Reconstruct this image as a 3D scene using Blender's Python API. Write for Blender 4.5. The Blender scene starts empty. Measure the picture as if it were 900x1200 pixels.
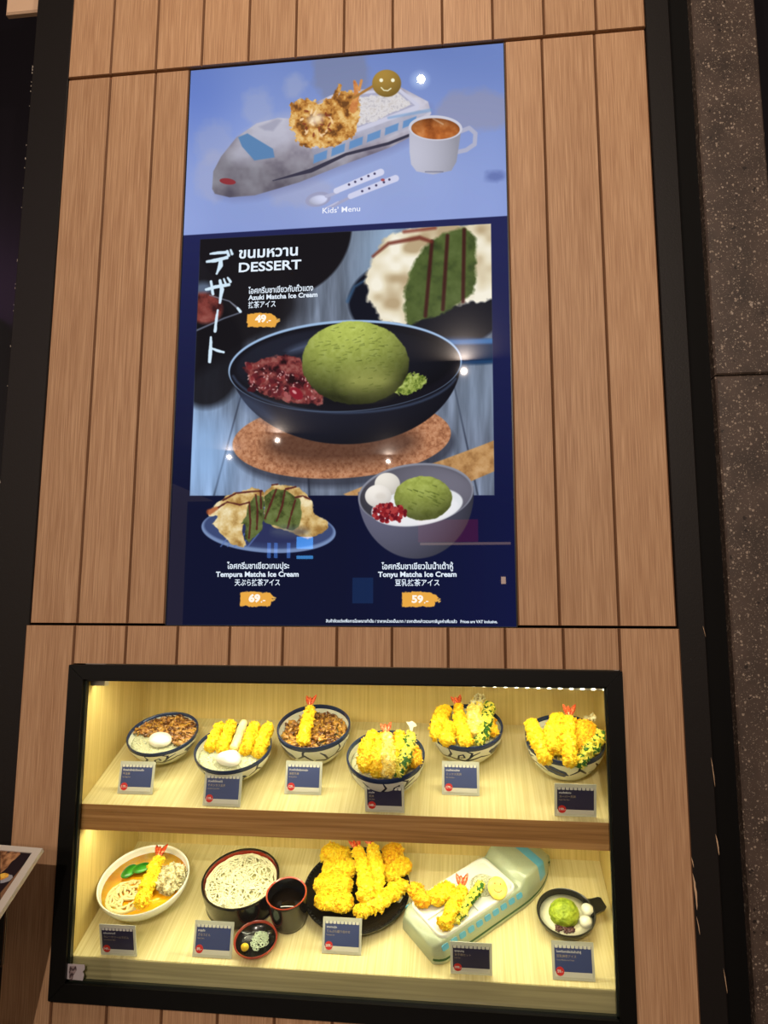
import bpy, bmesh, math, random
import numpy as np
from mathutils import Vector, Matrix, noise
random.seed(7)
ZB = 1.52                                   # height of the screen's lower edge above the mall floor
TH = math.radians(26)                       # slope of the display shelves
scn = bpy.context.scene
col = scn.collection
# ------------------------------------------------------------------ camera
F = 827.0
CAM = np.array([0.58888345, -1.34491641, 0.02985605])
ROT = [math.radians(97.90979), math.radians(-0.16511), math.radians(6.63646)]
cd = bpy.data.cameras.new('camera'); cam = bpy.data.objects.new('camera', cd); col.objects.link(cam)
cam.location = (CAM[0], CAM[1], CAM[2] + ZB); cam.rotation_euler = ROT
cd.sensor_fit = 'VERTICAL'; cd.sensor_height = 36; cd.lens = 36 * F / 1200; cd.clip_start = .02
scn.camera = cam
# ------------------------------------------------------------------ light, exposure
scn.view_settings.view_transform = 'Standard'; scn.view_settings.look = 'None'
scn.view_settings.gamma = 1; scn.view_settings.use_curve_mapping = False; scn.view_settings.exposure = 0
w = bpy.data.worlds.new('world'); scn.world = w; w.use_nodes = True
w.node_tree.nodes['Background'].inputs[0].default_value = (1.0, .72, .52, 1)
w.node_tree.nodes['Background'].inputs[1].default_value = .32
def area(name, loc, tgt, sx, sy, power, color):
    l = bpy.data.lights.new(name, 'AREA'); l.shape = 'RECTANGLE'; l.size = sx; l.size_y = sy; l.energy = power; l.color = color
    o = bpy.data.objects.new(name, l); col.objects.link(o); o.location = (loc[0], loc[1], loc[2] + ZB)
    d = Vector(tgt) - Vector(loc); o.rotation_euler = d.to_track_quat('-Z', 'Y').to_euler(); return o
def down(name, loc, tgt, r, power, color):
    o = area(name, loc, tgt, r * 2, r * 2, power, color); o.data.shape = 'DISK'; return o
down('downlight', (.45, -.95, 1.925), (.40, 0, .8), .013, 6, (1, .84, .68))
down('downlight', (.59, -4.12, 1.925), (.45, 0, .0), .010, 72, (1, .83, .70))
down('downlight', (-1.51, -6.23, 1.925), (.3, 0, .0), .010, 34, (1, .80, .66))
down('downlight', (-2.35, -7.04, 1.925), (.3, 0, .0), .010, 28, (1, .80, .66))
down('downlight', (-.39, -7.49, 1.925), (.3, 0, .0), .010, 28, (1, .80, .66))
area('case_led_upper', (.345, .030, -.108), (.345, .055, -.30), .98, .012, 1.95, (1, .95, .70))
area('case_led_lower', (.345, .045, -.392), (.345, .075, -.62), .98, .012, 1.7, (1, .95, .68))
# ------------------------------------------------------------------ helpers
def srgb(r, g, b):
    f = lambda c: ((c / 255) / 12.92 if c / 255 <= .04045 else ((c / 255 + .055) / 1.055) ** 2.4)
    return (f(r), f(g), f(b), 1)
MATS = {}
def mat(name, c, rough=.5, metal=0, emit=None, es=1, var=None, scale=40, bump=0, bscale=200, coat=0, spec=None, stretch=(1, 1, 1), detail=5):
    if name in MATS: return MATS[name]
    m = bpy.data.materials.new(name); m.use_nodes = True; N = m.node_tree.nodes; L = m.node_tree.links; b = N['Principled BSDF']
    b.inputs['Base Color'].default_value = srgb(*c); b.inputs['Roughness'].default_value = rough; b.inputs['Metallic'].default_value = metal
    if spec is not None: b.inputs['Specular IOR Level'].default_value = spec
    if coat: b.inputs['Coat Weight'].default_value = coat; b.inputs['Coat Roughness'].default_value = .08
    if emit: b.inputs['Emission Color'].default_value = srgb(*emit); b.inputs['Emission Strength'].default_value = es
    if var or bump:
        tc = N.new('ShaderNodeTexCoord'); mp = N.new('ShaderNodeMapping'); mp.inputs['Scale'].default_value = stretch
        L.new(tc.outputs['Object'], mp.inputs['Vector'])
    if var:
        n = N.new('ShaderNodeTexNoise'); n.inputs['Scale'].default_value = scale; n.inputs['Detail'].default_value = detail
        L.new(mp.outputs[0], n.inputs['Vector'])
        r = N.new('ShaderNodeValToRGB'); L.new(n.outputs['Fac'], r.inputs['Fac']); L.new(r.outputs[0], b.inputs['Base Color'])
        el = r.color_ramp.elements
        el[0].position = var[0][0]; el[0].color = srgb(*var[0][1]); el[1].position = var[-1][0]; el[1].color = srgb(*var[-1][1])
        for p, cc in var[1:-1]:
            e = el.new(p); e.color = srgb(*cc)
    if bump:
        n2 = N.new('ShaderNodeTexNoise'); n2.inputs['Scale'].default_value = bscale; n2.inputs['Detail'].default_value = 4
        L.new(mp.outputs[0], n2.inputs['Vector'])
        bp = N.new('ShaderNodeBump'); bp.inputs['Strength'].default_value = bump; bp.inputs['Distance'].default_value = .002
        L.new(n2.outputs['Fac'], bp.inputs['Height']); L.new(bp.outputs[0], b.inputs['Normal'])
    MATS[name] = m; return m
def wood(name, c1, c2, c3, axis='Z', fine=420, rough=.5, cc=.3, ax2=None):
    """laminate with long fine grain along one axis"""
    m = bpy.data.materials.new(name); m.use_nodes = True; N = m.node_tree.nodes; L = m.node_tree.links; b = N['Principled BSDF']
    b.inputs['Roughness'].default_value = rough; b.inputs['Specular IOR Level'].default_value = .3
    tc = N.new('ShaderNodeTexCoord'); oi = N.new('ShaderNodeObjectInfo')
    add = N.new('ShaderNodeVectorMath'); add.operation = 'ADD'; mul = N.new('ShaderNodeVectorMath'); mul.operation = 'SCALE'
    comb = N.new('ShaderNodeCombineXYZ')
    for k in range(3): L.new(oi.outputs['Random'], comb.inputs[k])
    L.new(comb.outputs[0], mul.inputs[0]); mul.inputs['Scale'].default_value = 13
    L.new(tc.outputs['Object'], add.inputs[0]); L.new(mul.outputs[0], add.inputs[1])
    def nz(sc, long, det=3, dist=0):
        mp = N.new('ShaderNodeMapping'); s = [sc, sc, sc]; s['XYZ'.index(axis)] = sc * long; s['XYZ'.index(ax2 or axis)] = sc * long; mp.inputs['Scale'].default_value = s
        L.new(add.outputs[0], mp.inputs['Vector']); n = N.new('ShaderNodeTexNoise'); n.inputs['Scale'].default_value = 1; n.inputs['Detail'].default_value = det
        n.inputs['Distortion'].default_value = dist; L.new(mp.outputs[0], n.inputs['Vector']); return n
    a = nz(fine, .018, 3); c = nz(34, .035, 3, .6); g = nz(8, .1, 2)
    mx = N.new('ShaderNodeMath'); mx.operation = 'MULTIPLY_ADD'; L.new(c.outputs['Fac'], mx.inputs[0]); mx.inputs[1].default_value = cc
    s2 = N.new('ShaderNodeMath'); s2.operation = 'MULTIPLY'; L.new(a.outputs['Fac'], s2.inputs[0]); s2.inputs[1].default_value = 1 - cc; L.new(s2.outputs[0], mx.inputs[2])
    r = N.new('ShaderNodeValToRGB'); L.new(mx.outputs[0], r.inputs['Fac']); el = r.color_ramp.elements
    el[0].position = .36; el[0].color = srgb(*c1); el[1].position = .64; el[1].color = srgb(*c3); e = el.new(.5); e.color = srgb(*c2)
    hs = N.new('ShaderNodeHueSaturation'); mr = N.new('ShaderNodeMapRange'); mr.inputs[3].default_value = .93; mr.inputs[4].default_value = 1.06
    L.new(oi.outputs['Random'], mr.inputs[0]); L.new(mr.outputs[0], hs.inputs['Value']); L.new(r.outputs[0], hs.inputs['Color']); L.new(hs.outputs[0], b.inputs['Base Color'])
    bp = N.new('ShaderNodeBump'); bp.inputs['Strength'].default_value = .15; bp.inputs['Distance'].default_value = .0006
    L.new(a.outputs['Fac'], bp.inputs['Height']); L.new(bp.outputs[0], b.inputs['Normal'])
    MATS[name] = m; return m
class MB:
    def __init__(s): s.v = []; s.f = []; s.mi = []; s.uv = []
    def add(s, vs, fs, mi=0):
        o = len(s.v); s.v += [tuple(v) for v in vs]; s.f += [tuple(i + o for i in f) for f in fs]; s.mi += [mi] * len(fs); return s
    def box(s, x0, x1, y0, y1, z0, z1, mi=0):
        return s.add([(x0, y0, z0), (x1, y0, z0), (x1, y1, z0), (x0, y1, z0), (x0, y0, z1), (x1, y0, z1), (x1, y1, z1), (x0, y1, z1)],
                     [(0, 3, 2, 1), (4, 5, 6, 7), (0, 1, 5, 4), (1, 2, 6, 5), (2, 3, 7, 6), (3, 0, 4, 7)], mi)
    def cbox(s, x0, x1, y0, y1, z0, z1, c, mi=0, me=None, cz=None):
        cz = c if cz is None else cz
        """box whose front (low-y) face has a chamfer c all round"""
        vs = [(x0, y1, z0), (x1, y1, z0), (x1, y1, z1), (x0, y1, z1), (x0, y0 + c, z0), (x1, y0 + c, z0), (x1, y0 + c, z1), (x0, y0 + c, z1),
              (x0 + c, y0, z0 + cz), (x1 - c, y0, z0 + cz), (x1 - c, y0, z1 - cz), (x0 + c, y0, z1 - cz)]
        fs = [(3, 2, 1, 0)] + [(a, (a + 1) % 4, (a + 1) % 4 + 4, a + 4) for a in range(4)] + [(a + 4, (a + 1) % 4 + 4, (a + 1) % 4 + 8, a + 8) for a in range(4)] + [(8, 9, 10, 11)]
        s.add(vs, fs, mi)
        if me is not None:
            for k in (4, 2): s.mi[-k] = me
        return s
    def prism_x(s, yz, x0, x1, mi=0):
        n = len(yz); vs = [(x0, a, b) for a, b in yz] + [(x1, a, b) for a, b in yz]
        return s.add(vs, [tuple(range(n))[::-1], tuple(range(n, 2 * n))] + [(i, (i + 1) % n, (i + 1) % n + n, i + n) for i in range(n)], mi)
    def slab(s, poly, y0, y1, mi=0):
        """outline in x,z given thickness along y"""
        n = len(poly); vs = [(a, y0, b) for a, b in poly] + [(a, y1, b) for a, b in poly]
        return s.add(vs, [tuple(range(n)), tuple(range(n, 2 * n))[::-1]] + [(i, i + n, (i + 1) % n + n, (i + 1) % n) for i in range(n)], mi)
    def lathe(s, prof, n=48, mis=None, sx=1, sy=1):
        o = len(s.v)
        for r, z in prof:
            for k in range(n):
                a = 2 * math.pi * k / n; s.v.append((r * sx * math.cos(a), r * sy * math.sin(a), z))
        for i in range(len(prof) - 1):
            for k in range(n):
                k2 = (k + 1) % n; s.f.append((o + i * n + k, o + i * n + k2, o + (i + 1) * n + k2, o + (i + 1) * n + k)); s.mi.append(mis[i] if mis else 0)
        return s
    def tube(s, pts, r, n=6, mi=0, closed=False):
        P = [Vector(p) for p in pts]; o = len(s.v); m = len(P)
        for i, p in enumerate(P):
            t = (P[min(i + 1, m - 1)] - P[max(i - 1, 0)])
            if t.length < 1e-9: t = Vector((0, 0, 1))
            t.normalize(); u = t.cross(Vector((.13, .21, 1)).normalized()); u.normalize(); v_ = t.cross(u)
            rr = r[i] if hasattr(r, '__len__') else r
            for k in range(n):
                a = 2 * math.pi * k / n; s.v.append(tuple(p + (u * math.cos(a) + v_ * math.sin(a)) * rr))
        for i in range(m - 1):
            for k in range(n):
                k2 = (k + 1) % n; s.f.append((o + i * n + k, o + i * n + k2, o + (i + 1) * n + k2, o + (i + 1) * n + k)); s.mi.append(mi)
        s.f.append(tuple(o + k for k in range(n))[::-1]); s.f.append(tuple(o + (m - 1) * n + k for k in range(n))); s.mi += [mi, mi]
        return s
    def mesh(s, name, ms, smooth=False, uvf=None):
        me = bpy.data.meshes.new(name); me.from_pydata(s.v, [], s.f)
        for m in (ms if isinstance(ms, (list, tuple)) else [ms]): me.materials.append(m)
        me.polygons.foreach_set('material_index', s.mi)
        if smooth: me.polygons.foreach_set('use_smooth', [True] * len(me.polygons))
        if uvf:
            uv = me.uv_layers.new(name='uv')
            for p in me.polygons:
                us = [uvf(me.vertices[me.loops[li].vertex_index].co) for li in p.loop_indices]
                um = max(u[0] for u in us)
                for li, u in zip(p.loop_indices, us):
                    uv.data[li].uv = (u[0] + (1 if um - u[0] > .5 else 0), u[1])
        me.update(); return me
    def build(s, name, ms, parent=None, M=None, smooth=False, uvf=None, kind=None, edge=None):
        bm = None; me = s.mesh(name, ms, smooth, uvf)
        b = bmesh.new(); b.from_mesh(me); bmesh.ops.recalc_face_normals(b, faces=b.faces); b.to_mesh(me); b.free()
        if smooth and edge: me.set_sharp_from_angle(angle=math.radians(edge))
        o = bpy.data.objects.new(name, me); col.objects.link(o)
        if parent: o.parent = parent
        if M is not None: o.matrix_basis = M
        if kind: o['kind'] = kind
        return o
def tag(o, label, cat, group=None, kind=None):
    o['label'] = label; o['category'] = cat
    if group: o['group'] = group
    if kind: o['kind'] = kind
    return o
def empty(name, M):
    o = bpy.data.objects.new(name, None); col.objects.link(o); o.matrix_world = M; o.empty_display_size = .02; return o
def T(x, y, z): return Matrix.Translation((x, y, z))
RX = Matrix.Rotation(TH, 4, 'X')
WZ = T(0, 0, ZB)
# shelf frames: level u (upper) and l (lower); s runs up the slope, h is the height above the board
Z0 = {'u': -.350, 'l': -.6237}
cT, sT = math.cos(TH), math.sin(TH)
def shelf_frame(k, x, s, h=0): return T(x, s * cT - h * sT, Z0[k] + s * sT + h * cT + ZB) @ RX
Rm = np.array(Matrix.Rotation(ROT[2], 3, 'Z') @ Matrix.Rotation(ROT[1], 3, 'Y') @ Matrix.Rotation(ROT[0], 3, 'X'))
def ray(px, py): return Rm @ np.array([(px - 450) / F, -(py - 600) / F, -1.0])
def on(k, px, py, h=0):
    """point of the photograph -> (x, s) on the plane lying h above shelf k"""
    r = ray(px, py); Nn = np.array([0, -sT, cT]); o = np.array([0, 0, Z0[k]]) + Nn * h
    t = (o - CAM) @ Nn / (r @ Nn); X = CAM + t * r - o; return float(X[0]), float(X[1] * cT + X[2] * sT)
def wallpt(px, py, y=0.):
    r = ray(px, py); t = (y - CAM[1]) / r[1]; X = CAM + t * r; return float(X[0]), float(X[2])
# ------------------------------------------------------------------ materials
oak = wood('oak_laminate', (172, 130, 96), (189, 148, 111), (206, 166, 129), fine=560, cc=.2)
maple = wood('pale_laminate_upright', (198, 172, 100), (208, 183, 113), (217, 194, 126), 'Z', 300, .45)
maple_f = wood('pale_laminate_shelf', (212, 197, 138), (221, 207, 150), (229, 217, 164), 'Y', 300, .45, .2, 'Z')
walnut = wood('brown_edge_band', (142, 102, 58), (166, 124, 74), (184, 142, 92), 'X', 200, .5)
greyedge = wood('grey_green_edge', (150, 142, 104), (166, 158, 118), (182, 172, 130), 'X', 200, .5)
black = mat('black_powder_coat', (24, 20, 18), .5, bump=.1, bscale=300, spec=.3)
black2 = mat('black_recess', (8, 7, 6), .7, spec=.15)
frameblack = mat('black_case_frame', (10, 10, 8), .4, spec=.3)
darkglass = mat('dark_panel', (20, 17, 22), .3)
floor_m = mat('floor_tile_dark', (60, 52, 46), .35)
# ================================================================== STRUCTURE
bd = MB().box(-.375, 1.06, .02, .03, -1.52, 2.0)
wall = empty('wall_front', WZ @ T(0, 0, 0)); wall['kind'] = 'structure'
MB().box(-.29, .97, .0202, .035, -.07, 1.95).add([], []).build('backing_board', black2, wall) if False else None
groove = mat('groove_brown', (124, 86, 56), .7)
seams = [-.184 + .1053 * k for k in range(11)]
def plank(x0, x1, z0, z1, y0=0.0):
    g = .0003
    cx, cz = (x0 + x1) / 2, (z0 + z1) / 2
    MB().cbox(x0 + g - cx, x1 - g - cx, y0, y0 + .018, z0 + .0009 - cz, z1 - .0009 - cz, .0026, 0, 1, .0006).build('plank', [oak, groove], wall, T(cx, 0, cz))
xs = [-.285] + seams + [.967]
for a, b in zip(xs[:-1], xs[1:]): plank(a, b, 1.2105, 2.0, -.003)
for a, b in [(-.285, -.184), (-.184, -.079), (-.079, -.002), (.6825, .7585), (.7585, .8645), (.8645, .966)]: plank(a, b, .0015, 1.2065)
bs = [-.187] + seams[1:10] + [.8635]
for a, b in zip(bs[:-1], bs[1:]): plank(a, b, -.0775, -.0015, -.002)
plank(-.292, -.187, -1.52, -.0015, -.002); plank(.8635, .970, -1.52, -.0015, -.002)
for a, b in zip(bs[:-1], bs[1:]): plank(a, b, -1.52, -.6885, -.002)
# dark backing behind the cladding (leaves the case opening free)
bk = MB(); bk.box(-.375, 1.06, .0185, .028, -.072, 2.0); bk.box(-.375, -.176, .0185, .028, -1.52, -.072); bk.box(.872, 1.06, .0185, .028, -1.52, -.072)
bk.box(-.176, .872, .0185, .028, -1.52, -.70)
bk.build('backing_board', black2, wall)
o = MB().cbox(-.375, -.2862, .001, .12, -1.52, 2.0, .002).build('trim_1', black, None, WZ, kind='structure')
o = MB().cbox(.9678, 1.0155, .001, .018, -1.52, 2.0, .002).build('trim_2', black, None, WZ, kind='structure')
tr2 = o
tr1 = bpy.data.objects['trim_1']
rr_ = random.Random(4)
for k in range(26):
    z = .55 + .75 * rr_.random() if k < 18 else -.2 + .7 * rr_.random(); h_ = .002 + .008 * rr_.random() ** 2; x = -.375
    MB().slab([(x, z), (x + .0012 + .0016 * rr_.random(), z + h_ * .3), (x + .001, z + h_ * .8), (x, z + h_)], .0003, .0011).build('paint_chip', mat('bare_edge', (168, 158, 146), .6), tr1)
# paint chips knocked out of the right-hand metal upright
chip = mat('bare_filler', (205, 170, 135), .6)
for (px, py, hgt, wd) in [(815, 1045, .060, .0042), (812, 1010, .02, .0015), (819, 1085, .03, .0014), (840, 905, .05, .0012), (843, 990, .035, .002), (856, 1150, .04, .0012), (826, 740, .02, .0008)]:
    x, z = wallpt(px, py, 0); x = min(x, 1.0145)
    n = 9; pl = []
    for i in range(n): t = i / (n - 1); pl.append((x + wd * (math.sin(math.pi * t) ** .7) * (.6 + .4 * random.random()) - .001 + .004 * (t - .5), z - hgt * (t - .5)))
    for i in range(n - 2, 0, -1): t = i / (n - 1); pl.append((x - .001 + .004 * (t - .5) - wd * .2 * random.random(), z - hgt * (t - .5)))
    MB().slab(pl, .0004, .0012).build('paint_chip', chip, tr2)
MB().box(1.0165, 1.0565, .03, .05, -1.52, 2.0).build('trim_3', black2, None, WZ, kind='structure')
# terrazzo pillar
m = bpy.data.materials.new('terrazzo'); m.use_nodes = True; N = m.node_tree.nodes; L = m.node_tree.links; b = N['Principled BSDF']; MATS['terrazzo'] = m
b.inputs['Roughness'].default_value = .45; tc = N.new('ShaderNodeTexCoord')
def vor(scale, thr, soft):
    v = N.new('ShaderNodeTexVoronoi'); v.inputs['Scale'].default_value = scale
    nn = N.new('ShaderNodeTexNoise'); nn.inputs['Scale'].default_value = scale * 1.7; L.new(tc.outputs['Object'], nn.inputs['Vector'])
    ad = N.new('ShaderNodeVectorMath'); ad.operation = 'MULTIPLY_ADD'; L.new(nn.outputs['Color'], ad.inputs[0]); ad.inputs[1].default_value = (.9 / scale,) * 3; L.new(tc.outputs['Object'], ad.inputs[2])
    L.new(ad.outputs[0], v.inputs['Vector'])
    # only some cells hold a chip: threshold shrinks with the cell's random colour
    sp = N.new('ShaderNodeSeparateColor'); L.new(v.outputs['Color'], sp.inputs[0])
    mr = N.new('ShaderNodeMapRange'); mr.inputs[1].default_value = .55; mr.inputs[2].default_value = 1; mr.inputs[3].default_value = 0; mr.inputs[4].default_value = thr; L.new(sp.outputs[0], mr.inputs[0])
    sb = N.new('ShaderNodeMath'); sb.operation = 'SUBTRACT'; L.new(mr.outputs[0], sb.inputs[0]); L.new(v.outputs['Distance'], sb.inputs[1])
    m2 = N.new('ShaderNodeMapRange'); m2.inputs[2].default_value = soft; L.new(sb.outputs[0], m2.inputs[0]); return m2, sp
n0 = N.new('ShaderNodeTexNoise'); n0.inputs['Scale'].default_value = 14; n0.inputs['Detail'].default_value = 6; L.new(tc.outputs['Object'], n0.inputs['Vector'])
r0 = N.new('ShaderNodeValToRGB'); r0.color_ramp.elements[0].position = .3; r0.color_ramp.elements[0].color = srgb(60, 49, 43); r0.color_ramp.elements[1].position = .7; r0.color_ramp.elements[1].color = srgb(88, 73, 64)
L.new(n0.outputs['Fac'], r0.inputs['Fac']); prev = r0.outputs[0]
for sc, thr, cc in [(200, .50, (158, 142, 126)), (480, .5, (140, 126, 112)), (80, .26, (168, 154, 140)), (70, .3, (38, 28, 24))]:
    k, sp = vor(sc, thr, .08); mx = N.new('ShaderNodeMixRGB'); L.new(k.outputs[0], mx.inputs[0]); L.new(prev, mx.inputs[1]); mx.inputs[2].default_value = srgb(*cc); prev = mx.outputs[0]
L.new(prev, b.inputs['Base Color'])
pil = empty('wall_right', WZ); pil['kind'] = 'structure'
_, zj = wallpt(870, 440)
MB().cbox(1.0575, 1.1785, -.006, .12, zj + .0012, 2.0, .003).build('tile', m, pil)
MB().cbox(1.0575, 1.1785, -.006, .12, -1.52, zj - .0012, .003).build('tile', m, pil)
MB().box(1.06, 1.17, .0, .115, -1.52, 2.0).build('mortar', black2, pil)
MB().box(1.19, 1.7, .05, .1, -1.52, 2.0).build('wall_far_right', darkglass, None, WZ, kind='structure')
MB().box(-1.6, -.38, .28, .33, -1.52, 2.0).build('wall_left', darkglass, None, WZ, kind='structure')
x1, z1 = wallpt(30, 14, .08)
MB().cbox(wallpt(6, 15, .08)[0], -.385, .08, .095, z1, z1 + .2, .004).build('trim_4', mat('beige_paint', (226, 190, 156), .6), None, WZ, kind='structure')
MB().box(-.70, -.64, .18, .27, -1.52, .80).build('trim_5', mat('dark_upright', (24, 20, 18), .5), None, WZ, kind='structure')
MB().box(-4, 4, -11, 1.0, -1.57, -1.52).build('floor', floor_m, None, WZ, kind='structure')
MB().box(-4.5, 4.5, -11.1, -11, -1.52, 2.0).build('wall_back_blocker', mat('far_blocker_dark', (26, 22, 24), .7), None, WZ, kind='structure')  # unseen wall added to keep world haze out of the screen's reflection
MB().box(-4, 4, -11, 1.0, 2.0, 2.05).build('ceiling', mat('ceiling_dark', (40, 34, 30), .8), None, WZ, kind='structure')

# ================================================================== DISPLAY CASE
case = empty('display_case', WZ @ T(.345, 0, -.38)); IM = T(-.345, 0, .38)
tag(case, 'built-in glazed food display case with black frame and two sloping pale wood shelves', 'display case')
def cp(mb, name, m, **k): return mb.build(name, m, case, IM, **k)
XL, XR = -.160, .860
fo = (-.189, .8645, -.6875, -.0783); fi = (-.158, .8365, -.6555, -.1060)
y0, y1 = -.012, .012
def rail(pts, name='frame_rail'):   # four corners (x,z) of a mitred rail
    a = MB(); a.slab(pts, y0 + .002, y1)
    cxx = sum(p[0] for p in pts) / 4; czz = sum(p[1] for p in pts) / 4
    q = [(cxx + (p[0] - cxx) * .997, czz + (p[1] - czz) * .997) for p in pts]
    a.slab(q, y0, y0 + .0021); return cp(a, name, frameblack)
rail([(fo[0], fo[3]), (fo[1], fo[3]), (fi[1], fi[3]), (fi[0], fi[3])]); rail([(fo[0], fo[2]), (fo[1], fo[2]), (fi[1], fi[2]), (fi[0], fi[2])])
rail([(fo[0], fo[2]), (fi[0], fi[2]), (fi[0], fi[3]), (fo[0], fo[3])]); rail([(fi[1], fi[2]), (fo[1], fo[2]), (fo[1], fo[3]), (fi[1], fi[3])])
# rubber seal inside the rails
g = .0035
sl = MB()
for (a, b_, c, d) in [(fi[0], fi[1], fi[3] - g, fi[3]), (fi[0], fi[1], fi[2], fi[2] + g), (fi[0], fi[0] + g, fi[2], fi[3]), (fi[1] - g, fi[1], fi[2], fi[3])]: sl.box(a, b_, -.004, .003, c, d)
cp(sl, 'glazing_seal', mat('green_black_rubber', (28, 34, 28), .3))
gm = bpy.data.materials.new('case_glass'); gm.use_nodes = True; N = gm.node_tree.nodes; L = gm.node_tree.links; N.clear()
out = N.new('ShaderNodeOutputMaterial'); tr = N.new('ShaderNodeBsdfTransparent'); tr.inputs[0].default_value = (.95, .97, .94, 1); gl = N.new('ShaderNodeBsdfGlossy'); gl.inputs['Roughness'].default_value = .02
fr = N.new('ShaderNodeFresnel'); fr.inputs[0].default_value = 1.45; mx = N.new('ShaderNodeMixShader'); L.new(fr.outputs[0], mx.inputs[0]); L.new(tr.outputs[0], mx.inputs[1]); L.new(gl.outputs[0], mx.inputs[2]); L.new(mx.outputs[0], out.inputs[0])
cp(MB().add([(fi[0] + .001, .0045, fi[2] + .001), (fi[1] - .001, .0045, fi[2] + .001), (fi[1] - .001, .0045, fi[3] - .001), (fi[0] + .001, .0045, fi[3] - .001)], [(0, 1, 2, 3)]), 'glass_pane', gm)
YB = .2705
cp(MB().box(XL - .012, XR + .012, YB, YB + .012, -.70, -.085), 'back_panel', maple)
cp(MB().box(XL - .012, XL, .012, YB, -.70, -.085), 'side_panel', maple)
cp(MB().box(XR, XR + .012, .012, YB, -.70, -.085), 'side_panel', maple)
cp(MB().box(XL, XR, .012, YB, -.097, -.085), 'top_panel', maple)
def board(k, th, name):
    zf = Z0[k] + .0125 * math.tan(TH); zb = Z0[k] + (YB - .0005) * math.tan(TH)
    mb = MB(); mb.prism_x([(.0125, zf), (YB - .0005, zb), (YB - .0005, zb - th), (.0125, zf - th)], XL + .0005, XR - .0005); return cp(mb, name, maple_f), zf
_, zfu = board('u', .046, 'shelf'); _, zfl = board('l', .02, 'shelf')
cp(MB().box(fi[0] - .002, XR - .0005, .0105, .0124, zfu - .047, zfu), 'shelf_edge', walnut)
cp(MB().box(fi[0] - .002, XR - .0005, .0105, .0124, -.665, zfl - .001), 'riser', greyedge)
ledm = mat('led_diffuser', (255, 255, 240), .5, emit=(255, 250, 225), es=14)
ls = MB().prism_x([(.018, 0), (.026, 0), (.026, .006), (.018, .006)], -.49, .50)
led = ls.build('led_strip', mat('led_tape', (230, 228, 215), .5), case, IM @ T(.345, 0, -.1085) @ Matrix.Rotation(math.radians(.78), 4, 'Y'))
dm = MB()
for k in range(50): xx = -.485 + k * .0199; dm.box(xx, xx + .005, .0168, .0182, .0006, .0052)
dm.build('led_chip', ledm, led, kind='stuff')
ls2 = MB().box(XL + .01, XR - .01, .030, .038, -.4085, -.4045)
# the lower strip is screwed to the underside of the shelf
cp(MB().box(XL + .01, XR - .01, .028, .040, zfu - .046 + .015 * math.tan(TH) - .010, zfu - .046 + .030 * math.tan(TH)), 'led_strip', mat('led_tape', (230, 228, 215), .5))
# hinge bracket in the upper left corner
hb = MB().cbox(-.157, -.126, .014, .030, -.121, -.1065, .001); cp(hb, 'hinge_bracket', mat('brushed_steel', (190, 185, 165), .3, 1))
# torn sticker on the glass
x0, zt = wallpt(80, 1128); x1_, zb_ = wallpt(100, 1148)
pl = [(x0, zt), (x1_ - .001, zt), (x1_, zt - .008), (x1_ - .004, zt - .012), (x1_ - .001, zt - .018), (x1_ - .003, zb_), (x0 + .002, zb_ + .001)]
st = MB().slab(pl, -.0042, -.0036).build('sticker', mat('sticker_paper', (196, 186, 190), .6), None, WZ); stk = st
ims = mat('sticker_print', (110, 82, 84), .6, var=[(.42, (70, 50, 55)), (.6, (170, 150, 150))], scale=200)
MB().slab([(x0 + .006, zt - .004), (x0 + .018, zt - .003), (x0 + .02, zt - .01), (x0 + .014, zt - .02), (x0 + .012, zt - .029), (x0 + .007, zt - .027), (x0 + .005, zt - .014)], -.0045, -.0042).build('print', ims, st)
tag(st, 'small torn white sticker in the lower left corner of the display case glass', 'sticker')
# ================================================================== MENU SCREEN
SW, SHh = .680, 1.207
CW, CH = 820, 1456
uu, vv = np.meshgrid((np.arange(CW) + .5) / CW * SW, (np.arange(CH) + .5) / CH * SHh)
RT = Rm.T
dx, dy, dz = uu - CAM[0], 0 - CAM[1], vv - CAM[2]
q = [RT[i, 0] * dx + RT[i, 1] * dy + RT[i, 2] * dz for i in range(3)]
PX = 450 + F * q[0] / -q[2]; PY = 600 - F * q[1] / -q[2]        # authoring coordinates of every canvas pixel
img = np.zeros((CH, CW, 3)); rng = np.random.RandomState(3)
def vnoise(X, Y, sc, seed):
    g_ = np.random.RandomState(seed).rand(257, 257); x = X / sc; y = Y / sc; xi = np.floor(x).astype(int); yi = np.floor(y).astype(int)
    fx = x - xi; fy = y - yi; fx = fx * fx * (3 - 2 * fx); fy = fy * fy * (3 - 2 * fy); a = xi % 256; b_ = yi % 256
    return (g_[b_, a] * (1 - fx) + g_[b_, a + 1] * fx) * (1 - fy) + (g_[b_ + 1, a] * (1 - fx) + g_[b_ + 1, a + 1] * fx) * fy
def fbm(X, Y, sc, seed, o=4):
    s_ = 0; w_ = 0; a = 1
    for i in range(o): s_ = s_ + a * vnoise(X + 31 * i, Y + 17 * i, sc / 2 ** i, seed + i); w_ += a; a *= .55
    return s_ / w_
class Win:
    """bounding window of the canvas for one brush"""
    def __init__(s, x0, x1, y0_, y1_):
        ok = (PX > x0) & (PX < x1) & (PY > y0_) & (PY < y1_); r = np.where(ok.any(1))[0]; c = np.where(ok.any(0))[0]
        s.sl = (slice(r[0], r[-1] + 1), slice(c[0], c[-1] + 1)) if len(r) and len(c) else (slice(0, 1), slice(0, 1)); s.X = PX[s.sl]; s.Y = PY[s.sl]
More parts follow.
